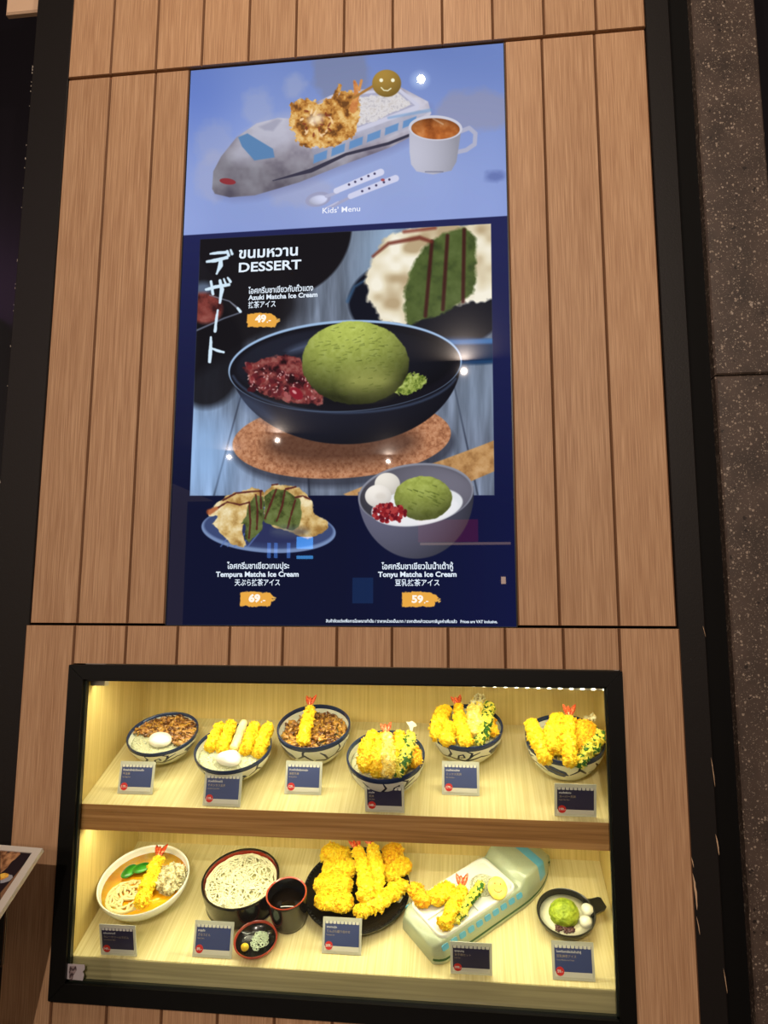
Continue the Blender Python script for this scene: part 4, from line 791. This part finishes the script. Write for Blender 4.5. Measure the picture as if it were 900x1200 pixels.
for i in range(70):
    a = rn.random() * 6.28; q = rn.random() ** .5; p = Vector((c0.x + .016 * q * math.cos(a), c0.y + .018 * q * math.sin(a), .0075 + .006 * (1 - q * q) + .002 * rn.random())); nn = Vector((rn.gauss(0, .5), rn.gauss(0, .5), 1)).normalized(); u = nn.orthogonal().normalized(); v_ = nn.cross(u); r_ = .0022 + .0018 * rn.random()
    mb.tube([p + (u * math.cos(t) + v_ * math.sin(t)) * r_ for t in np.linspace(0, 6.28, 9)], .0008, 4)
tag(mb.build('chopped_scallion', mat('scallion', (206, 222, 190), .3, coat=.3), None, DS.F, True), 'pale green chopped scallion rings heaped in the red-rimmed dish', 'scallion', None, 'stuff')
blob('grated_ginger', DS, (286, 1110, .0095), .0072, .0068, .0075, mat('ginger_yellow', (240, 206, 50), .5, bump=.6, bscale=500), 'small yellow mound of grated ginger in the red-rimmed dish', 'ginger', 0, .0016, 7)
# ---- black plate of assorted tempura
plm = mat('black_stoneware', (28, 27, 24), .3, bump=.4, bscale=260, coat=.25)
PL = make_bowl('plate', 'l', .361, .214 - .035, .1080, .0230, .58, [plm] * 3, 'tempura_plate', 'large round black plate piled with yellow tempura, middle of the lower shelf', None, 0, 'plate', .8, .0035)
mb = MB()
for i in range(84): a = 6.283 * i / 84; mb.tube([(math.cos(a) * .100, math.sin(a) * .100, .0215), (math.cos(a) * .1055, math.sin(a) * .1055, .0243)], .0011, 5)
mb.build('rim_ridge', plm, PL.obj, Matrix.Identity(4), True, kind='stuff')
GP = 'tempura piled on the black plate'
P = lambda *a, **k: batter('chicken_tempura', PL, *a, group=GP, n=36, **k)
P([(386, 999, .040), (402, 1004, .042)], [.019, .017], b_yel, 'chicken tempura at the back left of the black plate', seed=71, crumbs=520, flat=.65)
P([(388, 1018, .044), (408, 1018, .046)], [.019, .019], b_yel, 'second chicken tempura from the back on the left of the black plate', seed=72, crumbs=560, flat=.65)
P([(378, 1036, .040), (402, 1038, .044)], [.019, .020], b_yel, 'third chicken tempura from the back, at the left rim of the black plate', seed=73, crumbs=560, flat=.65)
P([(378, 1054, .038), (404, 1058, .040)], [.016, .018], b_yel, 'chicken tempura nearest the price card on the black plate', seed=74, crumbs=560, flat=.65)
P([(460, 997, .040), (457, 1010, .042)], [.018, .018], b_ora, 'darker chicken tempura at the back right of the black plate', seed=75, crumbs=420, flat=.7)
P([(472, 1014, .040), (456, 1024, .042)], [.018, .016], b_yel, 'chicken tempura at the right rim of the black plate', seed=76, crumbs=420, flat=.7)
batter('prawn_tempura', PL, [(428, 1050, .054), (428, 1024, .064), (420, 998, .066)], [.013, .0135, .009], b_yel, 'longer prawn tempura in the middle of the black plate', group=GP, seed=77, crumbs=460, tl=(-.1, .1, .1), tsize=.030)
batter('prawn_tempura', PL, [(440, 1042, .050), (442, 1018, .062), (436, 994, .066)], [.0125, .013, .009], b_yel, 'second prawn tempura, right of the middle one on the black plate', group=GP, seed=78, crumbs=420, tl=(-.1, .1, .1), tsize=.030)
batter('whitefish_tempura', PL, [(422, 1068, .040), (446, 1054, .044), (472, 1038, .044)], [.013, .0155, .013], b_yel, 'long tempura lying diagonally at the front right of the black plate', group=GP, seed=79, crumbs=520, flat=.65)
mb = MB().slab([(-.012, -.004), (.008, -.010), (.014, .002), (.004, .010)], -.0008, .0008); p_ = L_(PL, 464, 1052, .030)
tag(mb.build('white_garnish', mat('white_fin', (232, 232, 216), .4), None, PL.F @ T(*p_) @ Matrix.Rotation(math.radians(-80), 4, 'X')), 'thin white garnish slip under the diagonal tempura', 'garnish')
# ---- train-shaped plate
silver = mat('silver_green_plastic', (168, 178, 146), .35, var=[(.4, (164, 174, 146)), (.6, (174, 184, 155))], scale=900, coat=.3, metal=.15); stripe = mat('green_stripe', (36, 88, 34), .4); skyb = mat('light_blue_paint', (96, 172, 204), .35); traym = mat('white_tray', (232, 234, 226), .2)
TW, TL = .0600, .335
xa, sa_ = on('l', 466, 1084, .0); xb, sb_ = on('l', 524, 1146, .0)
TRF = shelf_frame('l', .4895, .0745) @ Matrix.Rotation(math.radians(40.5), 4, 'Z')
TR = Bowl(); TR.k = 'l'; TR.F = TRF
def trw(x):
    if x < .024: return TW * (1 - .22 * (1 - x / .024) ** 2.2)
    if x < .20: return TW
    return TW * max(.12, (1 - ((x - .20) / (TL - .20)) ** 2.4)) ** .62
def trz(x):
    if x < .022: return .034 + .013 * math.sin(math.pi / 2 * x / .022)
    if x < .212: return .047
    if x < .232: return .047 + .019 * (.5 - .5 * math.cos(math.pi * (x - .212) / .020))
    return .016 + .050 * (max(0, 1 - ((x - .232) / (TL + .004 - .232)) ** 2)) ** .62
mb = MB(); xs_ = [0, .003, .008, .014, .020, .028, .05, .1, .15, .19, .205, .212, .216, .220, .225, .229, .232, .24, .25, .26, .268, .276, .284, .292, .30, .308, .316, .323, .329, .333, TL]; secs = []
for x in xs_:
    w_, zt = trw(x), trz(x); hf = [(-.95, 0.0006), (-1, .003), (-1, .0098), (-.985, .0104), (-.985, .0148), (-1, .0154), (-.995, .46 * zt + .002), (-.97, .56 * zt + .002), (-.875, .90 * zt), (-.845, .97 * zt), (-.78, zt), (-.35, zt * 1.004), (0, zt * 1.006)]
    if zt < .03: hf = [(a, b_ if i < 6 else max(b_, .0146 + .0002 * i)) for i, (a, b_) in enumerate(hf)]
    full = hf + [(-a, b_) for a, b_ in hf[-2::-1]]; secs.append([(x, a * w_, b_) for a, b_ in full])
nS = len(secs[0]); vs = [v for s_ in secs for v in s_]; fs = []; mi = []
for i in range(len(secs) - 1):
    for j in range(nS - 1): fs.append((i * nS + j, i * nS + j + 1, (i + 1) * nS + j + 1, (i + 1) * nS + j)); mi.append(1 if j in (2, 3, 4, nS - 4, nS - 5, nS - 6) else (2 if (.268 <= xs_[i] < .292 and 6 <= j <= nS - 8) else 0))
    fs.append((i * nS + nS - 1, i * nS, (i + 1) * nS, (i + 1) * nS + nS - 1)); mi.append(0)
fs += [tuple(range(nS)), tuple((len(secs) - 1) * nS + j for j in range(nS))[::-1]]; mi += [0, 0]
mb.v = vs; mb.f = fs; mb.mi = mi
train = empty('train_plate', TRF); tag(train, 'silver-green train-shaped plastic plate with white compartment tray, lower shelf', 'plate')
mb.build('body', [silver, stripe, skyb], train, Matrix.Identity(4), True, edge=50)
def rrect(x0, x1, y0_, y1_, r, n=6):
    out = []
    for cx_, cy_, a0 in [(x1 - r, y1_ - r, 0), (x0 + r, y1_ - r, 90), (x0 + r, y0_ + r, 180), (x1 - r, y0_ + r, 270)]:
        for i in range(n + 1): a = math.radians(a0 + 90 * i / n); out.append((cx_ + r * math.cos(a), cy_ + r * math.sin(a)))
    return out
tx0, tx1, tyw = .018, .208, .050
lv = [(rrect(tx0, tx1, -tyw, tyw, .016), .0460), (rrect(tx0, tx1, -tyw, tyw, .016), .0515), (rrect(tx0 + .001, tx1 - .001, -tyw + .001, tyw - .001, .015), .0527), (rrect(tx0 + .005, tx1 - .005, -tyw + .005, tyw - .005, .012), .0527), (rrect(tx0 + .008, tx1 - .008, -tyw + .008, tyw - .008, .010), .0480)]
mb = MB(); n = len(lv[0][0])
for r_, z in lv: mb.v += [(a, b_, z) for a, b_ in r_]
for i in range(len(lv) - 1):
    for j in range(n): mb.f.append((i * n + j, i * n + (j + 1) % n, (i + 1) * n + (j + 1) % n, (i + 1) * n + j)); mb.mi.append(0)
mb.f.append(tuple(4 * n + j for j in range(n))); mb.mi.append(0)
mb.box(.112, .116, -tyw + .006, tyw - .006, .0478, .0523); mb.box(tx0 + .006, .113, -.002, .002, .0478, .0521)
mb.build('tray', traym, train, Matrix.Identity(4), True, edge=40)
for sgn in (-1, 1):
    for i in range(10):
        x = .022 + i * .0205; mb = MB(); q_ = rrect(-.0072, .0072, -.0052, .0052, .003, 3); mb.slab(q_, -.0010, .0010)
        mb.build('window', skyb, train, T(x, sgn * (trw(x) * .922 + .0003), .0360) @ Matrix.Rotation(math.radians(20 * sgn), 4, 'X'))
GT = 'food on the train plate'
def onT(px, py, h): x, s = on('l', px, py, h); q = (TRF.inverted() @ shelf_frame('l', x, s, h)).translation; return Vector(q)
def bt(name, pts, rad, m, label, **k): return batter(name, TR, [onT(*p) for p in pts], rad, m, label, group=GT, **k)
bt('chicken_tempura', [(486, 1041, 0.062), (497, 1056, 0.060)], [.011, .012], b_ora, 'chicken tempura hanging over the left end of the train tray', seed=81, flat=.75, crumbs=300)
bt('chicken_tempura', [(511, 1052, 0.062), (526, 1043, 0.065)], [.015, .014], b_yel, 'round chicken tempura next to the prawn on the train tray', seed=82, flat=.65, crumbs=400)
bt('prawn_tempura', [(522, 1083, 0.060), (531, 1064, 0.065), (541, 1044, 0.069)], [.0105, .0115, .0075], b_yel, 'prawn tempura with red tail on the train tray', seed=83, tl=(-.2, .3, .6), crumbs=360, tsize=.028)
bt('seaweed_tempura', [(534, 1078, 0.057), (548, 1058, 0.062), (563, 1037, 0.067)], [.006, .0085, .0075], b_grn, 'slim green-flecked tempura beside the prawn on the train tray', seed=84, crumbs=220)
pr = onT(566, 1038, .049); TRb = Bowl(); TRb.k = 'l'; TRb.F = TRF; TRb.ri = lambda z: .026
rice_mound(TRb, .0480, .018, 'mound of white rice on the train tray behind the smiling biscuit', r=.026, cx=pr.x, cy=pr.y, seed=31, grains=420)
pb = onT(583, 1041, .063); sb = empty('potato_biscuit', TRF @ T(*pb) @ Matrix.Rotation(math.radians(-40.5), 4, 'Z') @ Matrix.Rotation(math.radians(28), 4, 'X') @ Matrix.Rotation(math.radians(14), 4, 'Y')); tag(sb, 'round pale yellow potato biscuit with a smiling face leaning on the rice', 'biscuit', GT)
pot = mat('potato_yellow', (232, 208, 86), .5, var=[(.4, (224, 196, 72)), (.62, (240, 220, 110))], scale=60, bump=.3)
MB().lathe([(.0001, -.003), (.016, -.003), (.0185, -.001), (.0190, .0008), (.0175, .0030), (.012, .0040), (.0001, .0042)], 36, sy=1.12).build('biscuit', pot, sb, None, True, edge=60)
dk = mat('biscuit_dent', (158, 116, 26), .6)
for ex in (-.006, .005): MB().lathe([(.0001, .0052), (.0014, .005), (.0018, .0036), (.0001, .003)], 12).build('eye', dk, sb, T(ex, .007, -.0002), True)
MB().tube([(.0085 * math.cos(a) - .0005, .0085 * math.sin(a) + .0005, .0036) for a in np.linspace(3.5, 5.9, 10)], [.0006] + [.0011] * 8 + [.0006], 6).build('mouth', dk, sb, None, True)
# ---- dessert bowl
DB = make_bowl('dess', 'l', .768, .141, .0547, .030, .55, [plm] * 3, 'dessert_bowl', 'small black handled bowl with green tea ice cream, lower right', None, 0, 'bowl', .8, .003)
mb = MB(); hp = [(.044, -.019, .027), (.060, -.015, .0285), (.073, -.014, .030), (.078, -.010, .031), (.078, .012, .031), (.073, .016, .030), (.060, .017, .0285), (.044, .021, .027)]
n = len(hp); mb.add([(a, b_, c_) for a, b_, c_ in hp] + [(a * .985, b_ * .92, c_ - .0055) for a, b_, c_ in hp], [tuple(range(n)), tuple(range(n, 2 * n))[::-1]] + [(i, i + n, (i + 1) % n + n, (i + 1) % n) for i in range(n)])
mb.build('handle', plm, DB.obj, Matrix.Rotation(math.radians(18), 4, 'Z'))
z_ = .0205; tag(MB().lathe([(.0001, z_)] + [(DB.ri(z_) * t - .0005, z_) for t in (.5, 1)] + [(DB.ri(z_) * .9, z_ - .003), (.0001, z_ - .003)], 40).build('soy_milk', mat('soy_milk', (232, 230, 196), .2), None, DB.F, True), 'creamy white soy milk in the black dessert bowl', 'milk', None, 'stuff')
mtc = mat('matcha_ice_cream', (150, 170, 34), .6, var=[(.35, (124, 146, 22)), (.6, (172, 190, 50))], scale=70, bump=1, bscale=240)
blob('ice_cream_scoop', DB, (661, 1070, .030), .0275, .0275, .0225, mtc, 'round scoop of green tea ice cream in the black bowl', 'ice cream', 0, .0010, 4, sc=230, nu=56, nv=36)
GM = 'white rice dumplings in the dessert bowl'; moc = mat('rice_dumpling', (240, 238, 216), .35)
blob('rice_dumpling', DB, (688, 1066, .026), .0118, .0125, .0095, moc, 'white rice dumpling, the further one from the bean paste', 'dumpling', 0, .0003, 1, GM); blob('rice_dumpling', DB, (686, 1080, .026), .0120, .0115, .0095, moc, 'white rice dumpling next to the red bean paste', 'dumpling', 0, .0003, 2, GM)
rn = random.Random(8); mb = MB(); c0 = L_(DB, 662, 1087, .024)
for i in range(80):
    a = rn.random() * 6.28; q = rn.random() ** .5; p = Vector((c0.x + .0185 * q * math.cos(a), c0.y + .0105 * q * math.sin(a), .0215 + .004 * (1 - q * q) + .001 * rn.random())); s_ = Matrix.Rotation(rn.random() * 3, 3, 'Z'); t_ = MB().lathe([(.0001, -.0017), (.0019, -.0008), (.0021, .0004), (.0012, .0016), (.0001, .0018)], 7, sy=1.5)
    mb.add([p + s_ @ Vector(v) for v in t_.v], t_.f)
tag(mb.build('red_bean_paste', mat('red_bean', (84, 46, 44), .35, coat=.3), None, DB.F, True), 'dark red bean paste in front of the green scoop', 'beans', None, 'stuff')
# ---- price cards
acr = bpy.data.materials.new('clear_acrylic'); acr.use_nodes = True; b = acr.node_tree.nodes['Principled BSDF']; b.inputs['Base Color'].default_value = srgb(222, 224, 206); b.inputs['Alpha'].default_value = .78; b.inputs['Roughness'].default_value = .12
cw_ = mat('card_white', (214, 214, 200), .5); cred = mat('price_red', (206, 40, 34), .5); ctx = mat('card_ink_white', (226, 228, 226), .5); cgold = mat('card_ink_gold', (186, 172, 140), .5)
def card(k, pxl, pyl, pxr, pyr, label, price, top, jp, en, dark=False, hgt=.0595):
    xl, s0 = on(k, pxl, pyl, 0); xr, s1 = on(k, pxr, pyr, 0); wdt = (xr - xl); xm = (xl + xr) / 2; s = max((s0 + s1) / 2, .017 if dark else .014)
    yaw = math.atan2((s1 - s0) * cT, xr - xl)
    Mx = T(xm, s * cT, Z0[k] + s * sT + ZB + .0015) @ Matrix.Rotation(yaw, 4, 'Z') @ Matrix.Rotation(math.radians(13 if dark else -9), 4, 'X')
    r = empty('price_card', Mx); tag(r, label, 'price card', 'price cards standing on the shelves')
    mb = MB(); w2 = wdt / 2; mb.box(-w2, w2, .0004, .0030, 0, hgt); mb.box(-w2, w2, .0004, .0016, hgt - .0012, hgt + .0012)
    hol = mb.build('holder', acr, r, None)
    nav = mat('card_navy_shaded', (50, 47, 74), .45) if dark else mat('card_navy', (60, 74, 124), .45)  # forward-leaning cards get a darker navy: shade of the downward face put into colour
    sw = w2 - .0045; sh0, sh1 = .0050, hgt - .0055
    sheet = MB(); sheet.box(-sw, sw, -.0004, .0003, sh0 + .008, sh1); sh_o = sheet.build('printed_sheet', nav, r, None)
    g_ = MB(); g_.box(-sw, sw, -.0004, .0003, sh0, sh0 + .008); g_.build('ground_strip', cw_, sh_o, None)
    g_ = MB(); n = 9; step = 2 * sw / n
    for i in range(n): x = -sw + step * i; q_ = [(x + step * .1, sh1 + .0002), (x + step * .1, sh1 - .0034), (x + step * .3, sh1 - .0042), (x + step * .7, sh1 - .0042), (x + step * .9, sh1 - .0034), (x + step * .9, sh1 + .0002)]; g_.slab(q_[::-1], -.0007, -.0004)
    g_.build('scalloped_awning', cw_, sh_o, None)
    g_ = MB(); n = 20; g_.slab([(-sw + .0085 + .0072 * math.cos(6.283 * i / n), sh0 + .0085 + .0072 * math.sin(6.283 * i / n)) for i in range(n)], -.0009, -.0004); g_.build('price_dot', cred, sh_o, None)
    RXX = Matrix.Rotation(math.pi / 2, 4, 'X')
    text(price, .0062, ctx, sh_o, T(-sw + .0085, -.0011, sh0 + .0085) @ RXX, off=.00015)
    text(top[0], .0046 * top[1], ctx, sh_o, T(-sw + .003, -.0006, sh1 - .0098) @ RXX, 'LEFT', .0001)
    text(jp, .0050, cgold, sh_o, T(-sw + .003, -.0006, sh1 - .0170) @ RXX, 'LEFT')
    text(en, .0030, cgold, sh_o, T(-sw + .003, -.0006, sh1 - .0228) @ RXX, 'LEFT')
    return r
card('u', 137, 931, 178, 932, 'navy price card standing in front of the leftmost bowl of brown meat', '119.-', ('ข้าวหน้าเนื้อตุ๋นไข่ออนเซ็น', .95), '牛玉丼', 'Beef Egg Don')
card('u', 237, 945, 281, 947, 'navy price card in front of the bowl with cutlet slices and egg', '119.-', ('ข้าวหน้าไก่ทอดไข่', .95), 'チキンカツ玉丼', 'Chicken Katsu Don')
card('u', 333, 931, 376, 933, 'navy price card in front of the beef bowl with one prawn', '129.-', ('ข้าวหน้าเนื้อกุ้งเทมปุระ', .95), '海老牛丼', 'Ebi Beef Don')
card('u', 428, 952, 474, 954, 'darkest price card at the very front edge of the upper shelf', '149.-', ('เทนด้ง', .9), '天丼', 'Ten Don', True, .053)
card('u', 518, 932, 562, 934, 'brightest blue price card under the back tempura bowl', '179.-', ('เทนด้งรวมมิตร', .95), 'ミックス天丼', 'Mix Ten Don')
card('u', 650, 957, 699, 959, 'shaded navy price card below the upper right corner bowl', '199.-', ('เทนด้งพิเศษ', .95), 'スーパー天丼', 'Super Ten Don', True)
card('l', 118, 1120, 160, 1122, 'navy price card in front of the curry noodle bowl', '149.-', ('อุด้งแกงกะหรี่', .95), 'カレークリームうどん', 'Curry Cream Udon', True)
card('l', 225, 1122, 271, 1125, 'navy price card between the noodle tub and the red-rimmed dish', '89.-', ('ซารุอุด้ง', .95), 'ざるうどん', 'Zaru Udon')
card('l', 377, 1118, 423, 1121, 'navy price card leaning in front of the black tempura plate', '209.-', ('รวมเทมปุระ', .95), 'てんぷら盛り合わせ', 'Tempura Set')
card('l', 528, 1142, 577, 1145, 'shaded navy price card in front of the train plate', '199.-', ('ชุดคุณหนู', .95), 'お子様セット', 'Kids Set', True)
card('l', 648, 1149, 698, 1152, 'navy price card in front of the green ice cream bowl', '59.-', ('ไอศกรีมชาเขียวในน้ำเต้าหู้', .95), '豆乳抹茶アイス', 'Tonyu Matcha Ice Cream')
# ================================================================== MENU STAND at the lower left
fx, fy = -.115, 0
r_ = ray(50, 994); t_ = (-.13 - CAM[1]) / r_[1]; fc = CAM + t_ * r_
SF = WZ @ T(fc[0], fc[1], fc[2]) @ Matrix.Rotation(math.radians(34), 4, 'X') @ Matrix.Rotation(math.radians(-2.2), 4, 'Z')
ms = empty('menu_stand', SF); tag(ms, 'white-framed sloping menu board on a stand at the lower left', 'menu stand')
wf = mat('white_frame', (200, 190, 180), .4); W2, H2 = .34, .44
for (x0_, x1__, y0__, y1__) in [(-W2, 0, -.010, 0), (-W2, 0, -H2, -H2 + .012), (-W2, -W2 + .012, -H2 + .012, -.010), (-.014, 0, -H2 + .012, -.010)]: MB().box(x0_, x1__, y0__, y1__, -.008, .0).build('frame_bar', wf, ms)
MB().box(-W2 - .0, -.010, -H2, -.022, -.022, -.012).build('lower_board', wf, ms)
prn = mat('menu_print', (40, 30, 34), .3, coat=.3)
sh_ = MB().box(-W2 + .011, -.013, -H2 + .011, -.009, -.006, -.0022).build('menu_sheet', prn, ms)
tan = mat('print_tan', (150, 104, 70), .4, var=[(.4, (110, 70, 44)), (.6, (186, 136, 96))], scale=90); gry = mat('print_grey', (150, 150, 158), .4); yl = mat('print_yellow', (226, 160, 40), .4, var=[(.4, (200, 120, 20)), (.6, (240, 190, 80))], scale=120)
def patch(pts, m, z, nm): MB().add([(a, b_, z) for a, b_ in pts], [tuple(range(len(pts)))]).build(nm, m, sh_)
def stpt(px, py):
    r = ray(px, py); M_ = (WZ.inverted() @ SF).inverted(); o = M_ @ Vector(CAM); d = (M_.to_3x3() @ Vector(r)); t = -o.z / d.z; q = o + d * t; return (q.x, q.y)
def pc(pts): return [stpt(0 + a / 7.5, 960 + b_ / 7.5) for a, b_ in pts]
patch(pc([(0, 225), (70, 235), (66, 275), (40, 305), (0, 325)]), tan, -.0021, 'food_picture'); patch(pc([(60, 290), (110, 268), (170, 275), (176, 300), (130, 345), (100, 365), (60, 420), (0, 470), (0, 330)]), tan, -.0020, 'food_picture')
patch(pc([(0, 490), (60, 475), (105, 485), (110, 505), (80, 535), (30, 552), (0, 556)]), gry, -.0020, 'plate_picture'); patch(pc([(0, 475), (40, 465), (75, 475), (70, 500), (30, 520), (0, 530)]), yl, -.0018, 'food_picture')
patch(pc([(205, 395), (225, 405), (20, 700), (0, 700), (0, 640), (100, 520)]), mat('print_brown', (128, 92, 66), .4), -.0021, 'border_strip')
# upright black leaflet box under the board
r_ = ray(7, 1078); t_ = (-.10 - CAM[1]) / r_[1]; lc = CAM + t_ * r_
lb = MB().box(-.30, 0, 0, .003, -.074, .06).build('leaflet_box', mat('black_plastic', (18, 16, 16), .4), None, WZ @ T(lc[0], lc[1], lc[2])); lb.parent = ms; lb.matrix_world = WZ @ T(lc[0], lc[1], lc[2])
lb.matrix_parent_inverse = SF.inverted(); lb.matrix_basis = WZ @ T(lc[0], lc[1], lc[2])
ed = MB(); ed.box(-.0022, .0006, -.0015, 0, -.075, .06); ed.box(-.30, .0006, -.0015, 0, -.0765, -.0745); ed.build('edge_trim', mat('brown_trim', (104, 76, 56), .5), lb)
q0 = MB().lathe([(.0001, 0), (.018, 0), (.018, 1.0), (.0001, 1.0)], 20); post = q0.build('post', black, ms, None, True, edge=40); post.matrix_parent_inverse = SF.inverted(); post.matrix_basis = T(fc[0] - .19, fc[1] - .17, .012)
q0 = MB().lathe([(.0001, 0), (.15, 0), (.15, .006), (.14, .012), (.0001, .014)], 40); post = q0.build('base', black, ms, None, True, edge=40); post.matrix_parent_inverse = SF.inverted(); post.matrix_basis = T(fc[0] - .19, fc[1] - .17, .0002)

# ================================================================== LIT SIGNS ACROSS THE MALL (seen only mirrored in the screen)
def mirrored(px, py, dist, wpx, hpx, name, colr, es, label):
    x, z = wallpt(px, py); d = Vector((x - CAM[0], CAM[1], z - CAM[2])); t = dist / -CAM[1]; c = Vector((x, 0, z)) + d * t; k = (dist - CAM[1]) / F
    o_ = MB().cbox(-wpx * k / 2, wpx * k / 2, -.03, .03, -hpx * k / 2, hpx * k / 2, .004).build(name, mat('glow_%s_%s' % (name, es), (20, 20, 20), .5, emit=colr, es=es), None, WZ @ T(*c) @ Matrix.Rotation(math.pi, 4, 'Z')); tag(o_, label, 'sign'); return o_
mirrored(357, 636, 8.0, 19, 14, 'blue_light_sign', (70, 160, 255), 16, 'bright blue lit sign mirrored in the screen under the ice cream plate')
mirrored(357, 653, 8.0, 19, 3.5, 'blue_light_sign', (80, 170, 255), 12, 'thin blue lit strip mirrored below the bright blue sign in the screen')
mirrored(315, 645, 8.0, 3, 18, 'blue_light_sign', (90, 150, 255), 7, 'left upright stroke of the blue lit sign mirrored in the screen')
mirrored(323, 645, 8.0, 3, 18, 'blue_light_sign', (90, 150, 255), 7, 'middle upright stroke of the blue lit sign mirrored in the screen')
mirrored(338, 645, 8.0, 3, 18, 'blue_light_sign', (90, 150, 255), 7, 'right upright stroke of the blue lit sign mirrored in the screen')
mirrored(425, 692, 8.4, 24, 30, 'poster_panel', (50, 110, 190), 2.2, 'dim blue lit poster mirrored low in the middle of the screen')
mirrored(525, 622, 8.6, 70, 26, 'red_light_sign', (170, 16, 60), 2.2, 'dim red lit sign mirrored in the screen over the right dessert bowl')
mirrored(545, 637, 8.8, 105, 2.5, 'warm_light_strip', (230, 190, 170), 3, 'thin warm shop light strip mirrored in the right part of the screen')
mirrored(590, 680, 8.2, 5, 8, 'warm_light_sign', (255, 210, 170), 9, 'small warm lamp mirrored near the lower right edge of the screen')
x, z = wallpt(6, 125, .28); d = Vector((x - CAM[0], CAM[1] - .28, z - CAM[2])).normalized() * 3.0
o_ = MB().cbox(-.45, .45, -.03, .03, -.10, .10, .004).build('purple_light_sign', mat('glow_purple', (20, 20, 20), .5, emit=(210, 150, 220), es=3), None, WZ @ T(x + d.x, .28 + d.y, min(z + d.z, 1.85)) @ Matrix.Rotation(math.radians(-35), 4, 'Y')); tag(o_, 'purple-white lit sign whose sheen shows on the dark wall at the upper left', 'sign')
